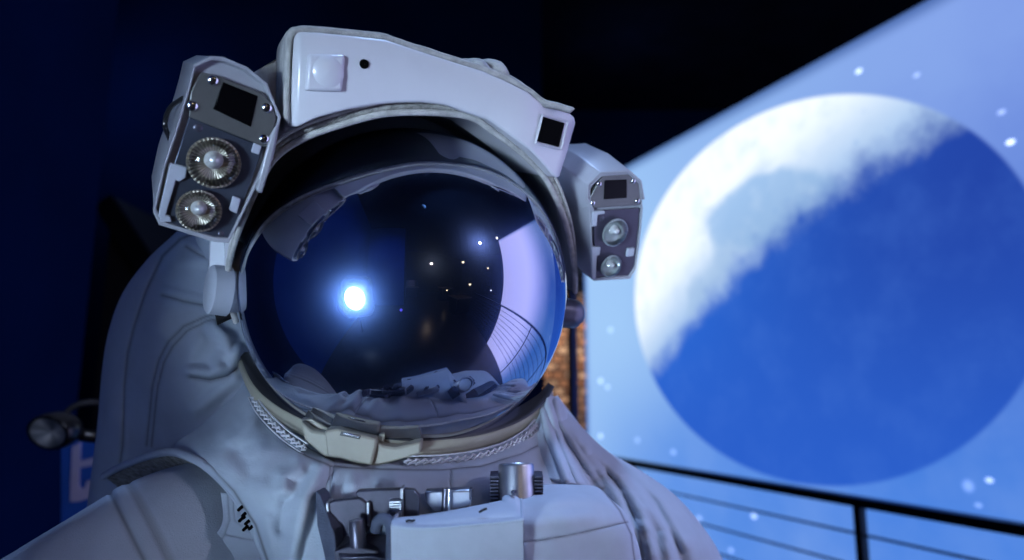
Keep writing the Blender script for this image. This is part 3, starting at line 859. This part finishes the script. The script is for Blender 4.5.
# ---- lower body out of frame: trousers and boots down to the floor
def limb(name, pts, rads, m, parent=suit, seg=32):
    path = smooth_path(pts, 40)
    rv = [Vector((r, 0, 0)) for r in rads]
    return tube(name, path, lambda t: cr(rv, t * (len(rads) - 1)).x, m, parent, seg=seg, ang=180)
hipc = Vector((-.02, .84, .92))
bm = bmesh.new()
bmesh.ops.create_uvsphere(bm, u_segments=40, v_segments=28, radius=1, matrix=Matrix.Translation(Vector((-.02, .86, 1.0))) @ Matrix.Rotation(math.radians(25), 4, 'Z') @ Matrix.Diagonal((.245, .21, .25, 1)))
finish('hip_section', bm, FABRIC, suit, ang=180)
side = Vector((math.cos(math.radians(25)), math.sin(math.radians(25)), 0))
fwd = Vector((math.sin(math.radians(25)), -math.cos(math.radians(25)), 0))
for s in (-1, 1):
    b0 = Vector((-.02, .86, 0)) + side * (.13 * s)
    limb('trouser_leg', [b0 + Vector((0, 0, .95)), b0 + Vector((0, 0, .7)) + fwd * .02, b0 + side * .01 * s + Vector((0, 0, .45)), b0 + side * .02 * s + Vector((0, 0, .16))], [.135, .13, .11, .10], FABRIC)
    bm = bmesh.new()
    prof = []
    for i in range(13):
        t = i / 12
        c_ = b0 + side * .02 * s + fwd * (-.09 + .28 * t)
        hgt = .17 if t < .45 else .17 - (t - .45) * .17
        w = .055 + .02 * math.sin(t * PI)
        if t in (0, 1): w *= .7; hgt *= .85
        prof.append([c_ + side * (w * math.cos(a)) + Vector((0, 0, max(0.0, hgt * .5 + hgt * .55 * math.sin(a)))) for a in (2 * PI * k / 20 for k in range(20))])
    vs = [[bm.verts.new(q) for q in r] for r in prof]
    for a, b in zip(vs, vs[1:]):
        for k in range(20): bm.faces.new((a[k], a[(k + 1) % 20], b[(k + 1) % 20], b[k]))
    bm.faces.new(vs[0]); bm.faces.new(vs[-1])
    finish('boot', bm, FABRIC2, suit, ang=180)
limb('sleeve', [P(600, 575, .86), P(640, 680, .86), P(655, 820, .86), P(640, 1000, .82)], [.10, .105, .095, .075], FABRIC)

# ================================================================== THE ROOM
DIR = Vector((-0.39321915, 0.91944478, 0)); NRM = Vector((0.91944478, 0.39321915, 0))
def onvert(N0, x, y):
    r = ray(x, y); t = (N0) / NRM.dot(r); return CAM + r * t

# --- glowing screen with the moon picture; its own x axis runs along the wall towards the viewer
SN = 2.6
S_L, S_R, Z_B, Z_T = -4.600, 1.35, -1.6, 3.085
def screen_mat():
    m, nt, out = mat('moon_picture')
    tc = N(nt, 'ShaderNodeTexCoord')
    sx = N(nt, 'ShaderNodeSeparateXYZ'); nt.links.new(tc.outputs['Object'], sx.inputs[0])
    X, Z = sx.outputs[0], sx.outputs[2]
    M = lambda op, a, b=None, c=None, cl=False: math_n(nt, op, a, b, c, cl)
    def ss(v, a, b):
        n = N(nt, 'ShaderNodeMapRange', interpolation_type='SMOOTHSTEP', i_1=a, i_2=b)
        nt.links.new(v, n.inputs[0]); return n.outputs[0]
    def noi(scale, det=5.0, r=.6):
        n = N(nt, 'ShaderNodeTexNoise', i_Scale=scale, i_Detail=det, i_Roughness=r)
        nt.links.new(tc.outputs['Object'], n.inputs['Vector']); return n.outputs['Fac']
    x = M('SUBTRACT', X, -2.6416); z = M('SUBTRACT', Z, 2.0195)
    mx = M('MULTIPLY_ADD', x, 0.79131, M('MULTIPLY', z, 0.03476))
    my = M('MULTIPLY_ADD', x, 0.03476, M('MULTIPLY', z, 1.05547))
    r = M('SQRT', M('ADD', M('MULTIPLY', mx, mx), M('MULTIPLY', my, my)))
    inside = ss(r, 1.008, .990)
    # background of the picture
    left, right = lin(128, 180, 240), lin(50, 100, 205)
    c = mix_c(nt, ss(X, -4.5, -1.7), lin(162, 203, 249), lin(48, 96, 202))
    up = M('MULTIPLY', ss(Z, 1.6, 3.0), ss(X, -4.2, -1.6))
    c = mix_c(nt, M('MULTIPLY', up, .85), c, lin(136, 165, 236))
    low = M('MULTIPLY', ss(Z, 2.0, 1.0), ss(X, -5.2, -3.4))
    c = mix_c(nt, M('MULTIPLY', low, .8), c, lin(76, 136, 230))
    halo = M('MULTIPLY', ss(r, 1.75, 1.0), ss(M('SUBTRACT', my, mx), -.6, 1.4))
    c = mix_c(nt, M('MULTIPLY', halo, .45), c, lin(165, 208, 252))
    fog = ss(noi(1.1), .35, .75)
    c = mix_c(nt, M('MULTIPLY', fog, .30), c, lin(150, 185, 245))
    # bright violet haze on the near end of the picture
    near = M('MULTIPLY', ss(X, -1.15, .25), 1.0)
    c = mix_c(nt, near, c, lin(192, 192, 255))
    top = ss(Z, 3.00, 3.09)
    c = mix_c(nt, M('MULTIPLY', top, .75), c, lin(40, 80, 150))
    lft = ss(X, -4.53, -4.60)
    c = mix_c(nt, M('MULTIPLY', lft, .7), c, lin(40, 90, 190))
    # the moon: unlit part, lit part behind a rough terminator
    dark = mix_c(nt, ss(X, -4.0, -1.4), lin(44, 108, 218), lin(36, 70, 168))
    dark = mix_c(nt, ss(Z, 2.3, 1.0), dark, lin(44, 96, 204))
    dark = mix_c(nt, M('MULTIPLY', ss(noi(3.5), .4, .75), .18), dark, lin(80, 130, 225))
    tl = M('SUBTRACT', my, M('ADD', M('MULTIPLY_ADD', mx, .62, .185), M('MULTIPLY', M('MULTIPLY', mx, mx), -.2)))
    rough = M('MULTIPLY', M('SUBTRACT', noi(5.0, 8.0, .66), .5), .36)
    vor = N(nt, 'ShaderNodeTexVoronoi', i_Scale=6.5); nt.links.new(tc.outputs['Object'], vor.inputs['Vector'])
    cr_ = ss(vor.outputs['Distance'], .0, .32)
    tl2 = M('ADD', M('ADD', tl, rough), M('MULTIPLY', M('SUBTRACT', cr_, .7), .07))
    lit = ss(tl2, -.04, .22)
    bright = ss(tl, .05, .62)
    lc = mix_c(nt, bright, lin(170, 202, 242), lin(240, 249, 255))
    # grey seas
    mr = ss(noi(1.25, 4.0, .55), .50, .60)
    band = M('MULTIPLY', ss(tl, .02, .18), ss(tl, .62, .42))
    lc = mix_c(nt, M('MULTIPLY', M('MULTIPLY', mr, band), .75), lc, lin(158, 190, 228))
    sea = M('SQRT', M('ADD', M('POWER', M('MULTIPLY', M('SUBTRACT', mx, .0), 2.4), 2.0), M('POWER', M('MULTIPLY', M('SUBTRACT', my, .45), 4.6), 2.0)))
    seam = ss(M('ADD', sea, M('MULTIPLY', M('SUBTRACT', noi(3.0), .5), .8)), 1.05, .8)
    lc = mix_c(nt, M('MULTIPLY', seam, .9), lc, lin(150, 186, 228))
    vor2 = N(nt, 'ShaderNodeTexVoronoi', i_Scale=9.0); nt.links.new(tc.outputs['Object'], vor2.inputs['Vector'])
    pits = M('MULTIPLY', ss(vor2.outputs['Distance'], .22, .05), ss(tl, .5, .1))
    lc = mix_c(nt, M('MULTIPLY', pits, .35), lc, lin(120, 165, 225))
    lc = mix_c(nt, M('MULTIPLY', ss(noi(7.0, 6.0), .45, .75), .45), lc, lin(185, 210, 240))
    moon = mix_c(nt, lit, dark, lc)
    # soft bright stars
    stars = None
    for px, py, rr, s in ((862, 72, .030, .75), (920, 76, .026, .3), (1005, 113, .026, .35), (1014, 143, .028, .9), (993, 480, .026, .6), (757, 516, .036, .55), (982, 505, .025, .25),
                          (734, 550, .036, .3), (603, 381, .052, .4), (610, 387, .045, .3), (603, 436, .05, .4), (613, 330, .05, .25), (676, 452, .045, .25), (702, 518, .04, .3), (700, 110, .05, .2), (640, 440, .05, .2)):
        q = onvert(SN, px, py); s0 = -(q.dot(DIR)); z0 = q.z
        dx = M('MULTIPLY', M('SUBTRACT', X, s0), .62); dz = M('SUBTRACT', Z, z0)
        d = M('MULTIPLY', M('SQRT', M('ADD', M('MULTIPLY', dx, dx), M('MULTIPLY', dz, dz))), 2.0)
        v = M('MULTIPLY', ss(d, rr, rr * .35), s)
        stars = v if stars is None else M('MAXIMUM', stars, v)
    vs_ = N(nt, 'ShaderNodeTexVoronoi', i_Scale=2.2); nt.links.new(tc.outputs['Object'], vs_.inputs['Vector'])
    stars = M('MAXIMUM', stars, M('MULTIPLY', ss(vs_.outputs['Distance'], .07, .02), .22))
    c = mix_c(nt, M('MULTIPLY', stars, .65), c, lin(225, 235, 255))
    c = mix_c(nt, inside, c, moon)
    e = N(nt, 'ShaderNodeEmission')
    st = M('ADD', M('MULTIPLY_ADD', near, 1.3, 1.0), M('MULTIPLY', M('MULTIPLY', stars, M('SUBTRACT', 1.0, inside)), 2.2))
    st = M('ADD', st, M('MULTIPLY', M('MULTIPLY', M('MULTIPLY', lit, bright), inside), .14))
    nt.links.new(st, e.inputs[1])
    nt.links.new(c, e.inputs[0]); nt.links.new(e.outputs[0], out.inputs[0])
    return m
bm = bmesh.new()
vs = [bm.verts.new(v) for v in ((S_L, 0, Z_B), (S_R, 0, Z_B), (S_R, 0, Z_T), (S_L, 0, Z_T))]
bm.faces.new(vs)
me = bpy.data.meshes.new('moon_screen'); bm.to_mesh(me); bm.free(); me.materials.append(screen_mat())
scr = bpy.data.objects.new('moon_screen', me); COL.objects.link(scr)
# local x = -DIR (towards viewer), local y = normal away
scr.matrix_world = Matrix(((-DIR.x, NRM.x, 0, NRM.x * SN), (-DIR.y, NRM.y, 0, NRM.y * SN), (0, 0, 1, 0), (0, 0, 0, 1)))
s_ = scr.modifiers.new('solid', 'SOLIDIFY'); s_.thickness = .02; s_.offset = 1
tag(scr, 'large glowing blue wall screen showing a half-lit moon and stars', 'screen')

# --- railing
RN0 = 2.0
def rl(s, z, off=0):
    return NRM * (RN0 + off) - DIR * s + Vector((0, 0, z))
zr = onvert(RN0, 820, 495).z
rail = empty('railing', rl(-1.0, 0)); tag(rail, 'black metal railing with thin wires in front of the moon screen', 'railing')
RS0, RS1 = -3.55, 2.6
def rail_bar(name, s0, s1, z0, z1, w, d, m):
    bm = bmesh.new()
    Mx = Matrix(((-DIR.x, NRM.x, 0, 0), (-DIR.y, NRM.y, 0, 0), (0, 0, 1, 0), (0, 0, 0, 1)))
    add_box(bm, (s0, RN0 - d, z0), (s1, RN0 + d, z1), Mx)
    return finish(name, bm, m, rail, bevel=.003)
rail_bar('handrail', RS0, RS1, zr - .016, zr + .016, 0, .024, BLACKPAINT)
q = onvert(RN0, 860, 520); sp = -(q.dot(DIR))
q = onvert(RN0, 631, 470); sp2 = -(q.dot(DIR))
gap = sp - sp2
print('rail', zr, sp, sp2)
k = 0
posts = [sp2, sp, sp + 1.3, sp + 2.6]
for s in posts:
    if s < RS1: rail_bar('post', s - .015, s + .015, 0, zr - .015, 0, .015, BLACKPAINT)
for dz in (.105, .21, .315, .42, .525, .63, .735, .84):
    tube('wire', [rl(RS0, zr - dz), rl(RS1, zr - dz)], .0045, WIRE, rail, seg=8)

# --- floor, walls, ceiling
def wall_poly(name, pts, m, **k):
    bm = bmesh.new(); bm.faces.new([bm.verts.new(Vector(p)) for p in pts])
    return struct(name, bm, m, smooth=False, solid=.02, **k)
e0 = rl(-7, 0, .06); e1 = rl(7, 0, .06)
wall_poly('floor', [(-4, 7.2, -.02), (e0.x, e0.y, -.02), (e1.x, e1.y, -.02), (e1.x, -9, -.02), (-4, -9, -.02)], FLOORM)
wall_poly('ceiling', [(-5, -9, 4.6), (9, -9, 4.6), (9, 9, 4.6), (-5, 9, 4.6)], CEILM)
WX = -1.62
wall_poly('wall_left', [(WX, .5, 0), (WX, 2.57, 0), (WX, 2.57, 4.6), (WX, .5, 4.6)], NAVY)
wall_poly('wall_left_rear', [(WX, -4.2, 0), (WX, .5, 0), (WX, .5, 4.6), (WX, -4.2, 4.6)], BLUEWALL_LIT)  # same wall as wall_left; lighter colour stands in for stronger light here
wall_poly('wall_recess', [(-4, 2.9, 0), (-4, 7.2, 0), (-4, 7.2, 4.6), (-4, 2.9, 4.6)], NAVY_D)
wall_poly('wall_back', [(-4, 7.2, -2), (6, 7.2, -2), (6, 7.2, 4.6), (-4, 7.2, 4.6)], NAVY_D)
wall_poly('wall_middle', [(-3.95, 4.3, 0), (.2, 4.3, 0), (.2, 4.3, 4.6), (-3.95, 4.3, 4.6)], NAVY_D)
wall_poly('wall_rear', [(WX, -4.2, 0), (.42, -4.2, 0), (.42, -4.2, 4.6), (WX, -4.2, 4.6)], BLUEWALL_LIT)
wall_poly('wall_hall', [(.5, -9, 0), (9, -9, 0), (9, -9, 4.6), (.5, -9, 4.6)], BLACKWALL)
wall_poly('wall_side', [(.5, -9, 0), (.5, -4.3, 0), (.5, -4.3, 4.6), (.5, -9, 4.6)], BLACKWALL)

# warm brick wall seen in the gap beside the visor
def brick_mat():
    m, nt, out = mat('warm_brick')
    tc = N(nt, 'ShaderNodeTexCoord')
    mp = N(nt, 'ShaderNodeMapping'); mp.inputs['Rotation'].default_value = (PI / 2, 0, 0)
    nt.links.new(tc.outputs['Object'], mp.inputs[0])
    br = N(nt, 'ShaderNodeTexBrick', i_Scale=3.2); br.inputs['Color1'].default_value = (.55, .26, .12, 1); br.inputs['Color2'].default_value = (.9, .8, .7, 1); br.inputs['Mortar'].default_value = (.05, .03, .03, 1)
    br.inputs['Mortar Size'].default_value = .05; br.inputs['Brick Width'].default_value = .42; br.inputs['Row Height'].default_value = .26
    nt.links.new(mp.outputs[0], br.inputs['Vector'])
    no = N(nt, 'ShaderNodeTexNoise', i_Scale=9.0, i_Detail=3.0); nt.links.new(tc.outputs['Object'], no.inputs['Vector'])
    c = mix_c(nt, math_n(nt, 'MULTIPLY', no.outputs['Fac'], 1.3, None, True), br.outputs['Color'], (.02, .012, .02, 1))
    b = N(nt, 'ShaderNodeBsdfPrincipled', i_Roughness=.8); nt.links.new(c, b.inputs['Base Color'])
    nt.links.new(b.outputs[0], out.inputs[0]); return m
bm = bmesh.new(); add_box(bm, (0.2, 6.9, 0.0), (0.9, 7.1, 3.3))
struct('wall_brick', bm, brick_mat(), smooth=False)

# tall black post between brick and screen, its blue highlight a coloured strip
post = empty('steel_post', P(573, 400, 5.0) * 1.0); post.location.z = 0
tag(post, 'tall thin black post standing between the visor and the screen edge', 'post')
pc = P(573, 340, 4.9)
bm = bmesh.new(); add_box(bm, (pc.x - .040, pc.y - .03, 0), (pc.x + .030, pc.y + .03, 3.2)); finish('post_body', bm, BLACKPAINT, post, bevel=.004)
bm = bmesh.new(); add_box(bm, (pc.x - .002, pc.y - .045, .9), (pc.x + .010, pc.y - .030, 3.1)); finish('post_highlight', bm, SIGNBLUE, post, bevel=.002)
bm = bmesh.new(); add_box(bm, (pc.x - .06, pc.y - .06, 0), (pc.x + .06, pc.y + .06, .02)); finish('post_foot', bm, BLACKPAINT, post, bevel=.004)

# sloping dark stair side in the recess left of the suit
bm = bmesh.new()
YS = 3.4
def onY(x, y, Y):
    r = ray(x, y); t = (Y - CAM.y) / r.y; return CAM + r * t
a0, a1 = onY(113, 196, YS), onY(300, 480, YS)
pts = [a0, a1, Vector((a1.x, YS, 0)), Vector((a0.x, YS, 0))]
stair = prism('stair_side', pts, Vector((0, .6, 0)), BLACKWALL, None, bevel=0, smooth=False)
tag(stair, 'black sloping stair side in the recess beyond the navy wall', 'stair side')
d_ = (a1 - a0).normalized(); up_ = Vector((-d_.z, 0, d_.x)); up_ = up_ if up_.z > 0 else -up_
prism('stringer', [a0 + up_ * .005, a1 + up_ * .005, a1 - up_ * .10, a0 - up_ * .10], Vector((0, -.03, 0)), BLACKPAINT, stair, bevel=.002)

# black cylindrical lamp on an arm, and the blue letter sign below it
spt = empty('spot_lamp', P(50, 432, 1.25)); spt.location.z = 0
tag(spt, 'round black spot lamp with a grey glass front left of the suit', 'lamp')
lo = P(49, 432.5, 1.24); ln = (V3(-.42, .0, -.9)).normalized()
ln = (V3(-.25, .12, -.95)).normalized()
rad = 24 / FPX * 1.24
ell = (1.08, .72)
bd = lathe('lamp_body', lo, ln, [(rad * .72, -.005), (rad * .84, -.003), (rad * .88, .003), (rad * 1.0, .004), (rad * 1.05, .0), (rad * 1.06, -.012), (rad * .95, -.03), (rad * .6, -.045), (.0001, -.048)], BLACKMETAL, spt, seg=48, ell=ell)
def lens_mat():
    m, nt, out = mat('lamp_glass')
    tc = N(nt, 'ShaderNodeTexCoord')
    at = N(nt, 'ShaderNodeAttribute', attribute_name='ang')
    s = math_n(nt, 'SINE', math_n(nt, 'MULTIPLY', at.outputs['Fac'], 4.0))
    b = N(nt, 'ShaderNodeBsdfPrincipled', i_Roughness=.3, i_Metallic=.3)
    no = N(nt, 'ShaderNodeTexNoise', i_Scale=40.0); nt.links.new(tc.outputs['Object'], no.inputs['Vector'])
    f = math_n(nt, 'MULTIPLY', math_n(nt, 'MULTIPLY_ADD', s, .5, .5), no.outputs['Fac'])
    nt.links.new(mix_c(nt, f, (.16, .18, .19, 1), (.75, .75, .72, 1)), b.inputs['Base Color'])
    nt.links.new(b.outputs[0], out.inputs[0]); return m
lathe('lamp_glass', lo, ln, [(rad * .86, .0035), (rad * .6, .001), (rad * .3, -.003), (.0001, -.005)], lens_mat(), bd, seg=48, ell=ell)
tube('lamp_arm', smooth_path([P(70, 432, 1.28), P(88, 436, 1.28), P(115, 438, 1.30)], 12), .012, BLACKMETAL, spt)
tube('lamp_yoke', smooth_path([P(60, 422, 1.31), P(72, 408, 1.31), P(88, 402.5, 1.31), P(110, 403, 1.31)], 20), .006, BLACKMETAL, spt)
tube('lamp_stand', [P(112, 400, 1.31), P(112, 440, 1.31), Vector((P(112, 440, 1.31).x, P(112, 440, 1.31).y, .02))], .012, BLACKMETAL, spt)
bp0 = P(112, 440, 1.31)
lathe('stand_base', Vector((bp0.x, bp0.y, 0)), Vector((0, 0, 1)), [(.0001, 0), (.14, 0), (.14, .015), (.03, .03), (.0001, .03)], BLACKMETAL, spt, upv=Vector((0, 1, 0)))

sg = empty('letter_sign', P(80, 480, 1.7)); sg.location.z = 0
tag(sg, 'blue sign with one pale letter t below the spot lamp', 'sign')
sd = 1.7
spn = Plane(P(76, 480, sd), V3(.05, .1, -1))
bm_pts = [spn(x, y) for x, y in ((60, 440), (160, 430), (160, 560), (60, 560))]
board = prism('sign_board', bm_pts, V3(0, 0, .03), SIGNBLUE, sg, bevel=.004)
# letter t: stem, cross bar and a hooked foot
bm = bmesh.new()
outl = [(72.5, 448), (81, 443), (80, 462), (87, 459.5), (103, 458), (103, 465), (87, 467.5), (80, 469), (79, 484), (81, 490), (85, 489.5), (88, 483), (95, 484), (93, 494), (86, 499.5), (78, 501), (71, 501)]
outl = [(72, 447), (80.5, 442), (79.8, 461), (100, 456), (100, 463.5), (79.4, 468), (79, 485), (81, 489), (84.5, 488), (87, 481), (97, 479), (95, 492), (88, 498.5), (79, 501.5), (70, 502)]
add_prism(bm, [spn(x, y, .003) for x, y in outl], V3(0, 0, .003))
finish('sign_letter', bm, SIGNWHITE, board, smooth=False)
bm = bmesh.new()
b1 = spn(90, 555)
add_box(bm, (b1.x - .02, b1.y + .02, 0), (b1.x + .02, b1.y + .06, b1.z + .1)); finish('sign_leg', bm, BLACKMETAL, sg)

# --- lamps that stand behind the camera and show in the visor
def refl_dir(x, y):
    r = ray(x, y).normalized(); oc = CAM - H
    b = oc.dot(r); c = oc.dot(oc) - RS * RS
    t = -b - math.sqrt(max(0, b * b - c)); q = CAM + r * t; nn = (q - H) / RS
    return q, (r - nn * 2 * r.dot(nn)).normalized()

def light(name, typ, loc, target, energy, color, size=.1, spot=None, parent=None, blend=.5, shape=None, sy=None):
    d = bpy.data.lights.new(name, typ); d.energy = energy; d.color = color
    if typ == 'SPOT':
        d.spot_size = math.radians(spot); d.spot_blend = blend; d.shadow_soft_size = size
    elif typ == 'AREA':
        d.size = size
        if sy: d.shape = 'RECTANGLE'; d.size_y = sy
    else: d.shadow_soft_size = size
    o = bpy.data.objects.new(name, d); COL.objects.link(o); o.location = loc
    o.rotation_euler = (target - loc).to_track_quat('-Z', 'Y').to_euler()
    if parent is not None:
        o.parent = parent
        if parent.type == 'EMPTY': o.matrix_parent_inverse = Matrix.Translation(-parent.location)
    return o

# bright soft light panel on a stand
q, dv = refl_dir(357, 297)
pc_ = q + dv * 2.3
pn = (H - pc_).normalized()
pan = empty('light_panel', Vector((pc_.x, pc_.y, 0)))
tag(pan, 'bright white soft light panel on a stand mirrored at the left of the visor', 'lamp')
r_, u_, n_ = frame(pn, Vector((0, 0, 1)))
def rrect(w, h, r, k=6):
    pts = []
    for cx, cy, a0_ in ((w - r, h - r, 0), (-w + r, h - r, PI / 2), (-w + r, -h + r, PI), (w - r, -h + r, 3 * PI / 2)):
        for i in range(k + 1):
            a = a0_ + PI / 2 * i / k; pts.append((cx + r * math.cos(a), cy + r * math.sin(a)))
    return pts
prism('panel_case', [pc_ + r_ * a + u_ * b - n_ * .012 for a, b in rrect(.44, .54, .22)], -n_ * .06, BLACKMETAL, pan, bevel=.004)
def hot_mat():
    m, nt, out = mat('panel_glow')
    tc = N(nt, 'ShaderNodeTexCoord')
    at = N(nt, 'ShaderNodeAttribute', attribute_name='hot')
    no = N(nt, 'ShaderNodeTexNoise', i_Scale=4.0); nt.links.new(tc.outputs['Object'], no.inputs['Vector'])
    c = mix_c(nt, at.outputs['Fac'], (.16, .36, 1, 1), (.60, .80, 1, 1))  # blue, dimmer rim is the glare halo put into the panel's glow
    f = math_n(nt, 'MULTIPLY_ADD', math_n(nt, 'POWER', at.outputs['Fac'], 2.2), 9.0, .12)
    f = math_n(nt, 'MULTIPLY', f, math_n(nt, 'MULTIPLY_ADD', no.outputs['Fac'], .1, .95))
    e = N(nt, 'ShaderNodeEmission'); nt.links.new(c, e.inputs[0]); nt.links.new(f, e.inputs[1])
    nt.links.new(e.outputs[0], out.inputs[0]); return m
bm = bmesh.new(); hot = bm.verts.layers.float.new('hot')
rings = []
for i in range(15):
    t = i / 14
    ring = []
    for a, b in rrect(.42, .52, .22, 8):
        v = bm.verts.new(pc_ + r_ * a * t + u_ * b * t); v[hot] = max(0, 1 - t) ** 1.0; ring.append(v)
    rings.append(ring)
for A, B in zip(rings, rings[1:]):
    for k in range(len(A)): bm.faces.new((A[k], A[(k + 1) % len(A)], B[(k + 1) % len(A)], B[k]))
bmesh.ops.remove_doubles(bm, verts=bm.verts, dist=1e-5)
finish('panel_diffuser', bm, hot_mat(), pan, ang=180)
tube('panel_stand', [pc_ - n_ * .08, Vector((pc_.x, pc_.y, .02)) - n_ * .08], .018, BLACKMETAL, pan)

# small blue lamp
q, dv = refl_dir(401, 310)
bc = q + dv * 2.6
bl = empty('blue_lamp', Vector((bc.x, bc.y, 0))); tag(bl, 'small blue lamp mirrored near the middle of the visor', 'lamp')
bm = bmesh.new(); bmesh.ops.create_uvsphere(bm, u_segments=20, v_segments=14, radius=.045, matrix=Matrix.Translation(bc)); finish('lamp_globe', bm, emis('blue_glow', (.12, .10, 1, 1), 3.0), bl)
tube('lamp_pole', [bc, Vector((bc.x, bc.y, 0.0))], .012, BLACKMETAL, bl)

# ceiling spots in the dark hall
WARM = emis('warm_bulb', (1, .78, .45, 1), 9.0)
COOL = emis('pale_bulb', (.95, .93, 1, 1), 9.0)
def pendant(x, y, dist, r, m, label):
    q, dv = refl_dir(x, y); c = q + dv * dist
    if c.z > 4.3: c = q + dv * (4.3 - q.z) / dv.z
    o = empty('hall_lamp', c); tag(o, label, 'lamp', 'small lamps of the dark hall mirrored in the visor')
    bm = bmesh.new(); bmesh.ops.create_uvsphere(bm, u_segments=12, v_segments=8, radius=r, matrix=Matrix.Translation(c)); finish('bulb', bm, m, o)
    lathe('lamp_shade', c + Vector((0, 0, r * .2)), Vector((0, 0, 1)), [(r * 1.5, 0), (r * 1.3, r * 1.2), (r * .5, r * 2), (.0001, r * 2)], BLACKMETAL, o, seg=16, upv=Vector((0, 1, 0)))
    tube('lamp_cord', [c + Vector((0, 0, r * 2)), Vector((c.x, c.y, 4.59))], .006, BLACKMETAL, o, seg=6)
for (x, y, d, r, m, l) in ((463, 262, 4.2, .06, WARM, 'small warm lamp mirrored upper centre of the visor'), (480, 243, 4.0, .05, COOL, 'small pale lamp mirrored highest of the hall lamps in the visor'),
                           (497, 238, 3.6, .045, COOL, 'small pale lamp mirrored beside the mirrored screen corner'), (447, 290, 5.6, .06, WARM, 'small warm lamp mirrored leftmost of the hall lamps in the visor'),
                           (452, 296, 5.2, .05, WARM, 'small warm lamp mirrored lowest of the hall lamps in the visor'), (470, 284, 5.0, .075, WARM, 'larger warm lamp mirrored right of the visor middle'),
                           (488, 268, 4.4, .045, WARM, 'small warm lamp mirrored between the dark posts in the visor'), (491, 290, 4.2, .04, COOL, 'small pale lamp mirrored low beside the mirrored screen')):
    pendant(x, y, d, r, m, l)
# display cases in the hall
for i, (x, y, h, lb) in enumerate(((3.0, -2.6, 1.0, 'dark display case in the hall behind, nearest the railing'), (1.3, -6.6, 1.0, 'dark display case in the hall behind, beside the blue wall'), (3.6, -5.0, 1.2, 'dark display case in the hall behind, farthest right'))):
    o = empty('display_case', Vector((x, y, 0))); tag(o, lb, 'display case', 'display cases of the dark hall')
    bm = bmesh.new(); add_box(bm, (x - .5, y - .3, 0), (x + .5, y + .3, h * .75)); finish('case_base', bm, BLACKMETAL, o, bevel=.01)
    bm = bmesh.new(); add_box(bm, (x - .55, y - .35, h * .75), (x + .55, y + .35, h * .8)); finish('case_top', bm, surf('case_top_%d' % i, (.25, .2, .16, 1), .4), o, bevel=.006)
    bm = bmesh.new(); add_box(bm, (x - .45, y - .25, h * .8), (x + .45, y + .25, h * 1.35)); finish('case_glass', bm, GLASS, o, bevel=.004)

# --- light rig
q, dv = refl_dir(480, 243)
light('hall_key', 'SPOT', q + dv * 3.2, P(560, 490, .64), 62, (.80, .76, 1.0), .03, 17, blend=1.0)
light('panel_beam', 'SPOT', pc_ + n_ * .02, P(520, 235, .62), 650, (.56, .75, 1.0), .33, 15.6, parent=pan, blend=1.0)
light('overhead', 'SPOT', H + Vector((.42, -.12, 2.4)), P(500, 500, .60), 195, (.34, .54, 1.0), .12, 22, blend=1.0)  # added light without a fixture, kept out of the visor's reflections
light('hall_glow', 'POINT', Vector((2.4, -5.2, 2.6)), Vector((0, 0, 0)), 35, (1.0, .75, .5), .02)
light('wall_wash', 'SPOT', Vector((-.1, .1, 4.45)), Vector((-.5, -4.2, 1.8)), 600, (.14, .38, 1.0), .05, 60, blend=1.0)
light('left_wash', 'SPOT', Vector((.7, -1.6, 4.2)), Vector((WX, -1.7, 1.7)), 75, (.14, .38, 1.0), .1, 95, blend=1.0)
light('back_wash', 'POINT', Vector((1.0, 5.6, 4.0)), Vector((0, 0, 0)), 5, (.2, .4, 1.0), .1)  # added light without a fixture, lifts the back wall
light('recess_wash', 'POINT', Vector((-2.4, 3.6, 3.4)), Vector((0, 0, 0)), 9, (.2, .35, 1.0), .1)  # added light without a fixture, lifts the recess behind the stair side
light('brick_light', 'SPOT', Vector((.52, 5.9, 2.3)), Vector((.5, 7, 1.8)), 110, (1.0, .66, .40), .05, 75)
light('sign_light', 'SPOT', P(70, 380, 1.2), P(78, 480, 1.7), 2, (.6, .7, 1.0), .03, 60)

w = bpy.data.worlds.new('world'); sc.world = w; w.use_nodes = True
w.node_tree.nodes['Background'].inputs[0].default_value = (.10, .16, .5, 1)
w.node_tree.nodes['Background'].inputs[1].default_value = .02
sc.cycles.use_denoising = True
sc.cycles.max_bounces = 8
sc.cycles.sample_clamp_indirect = 4.0
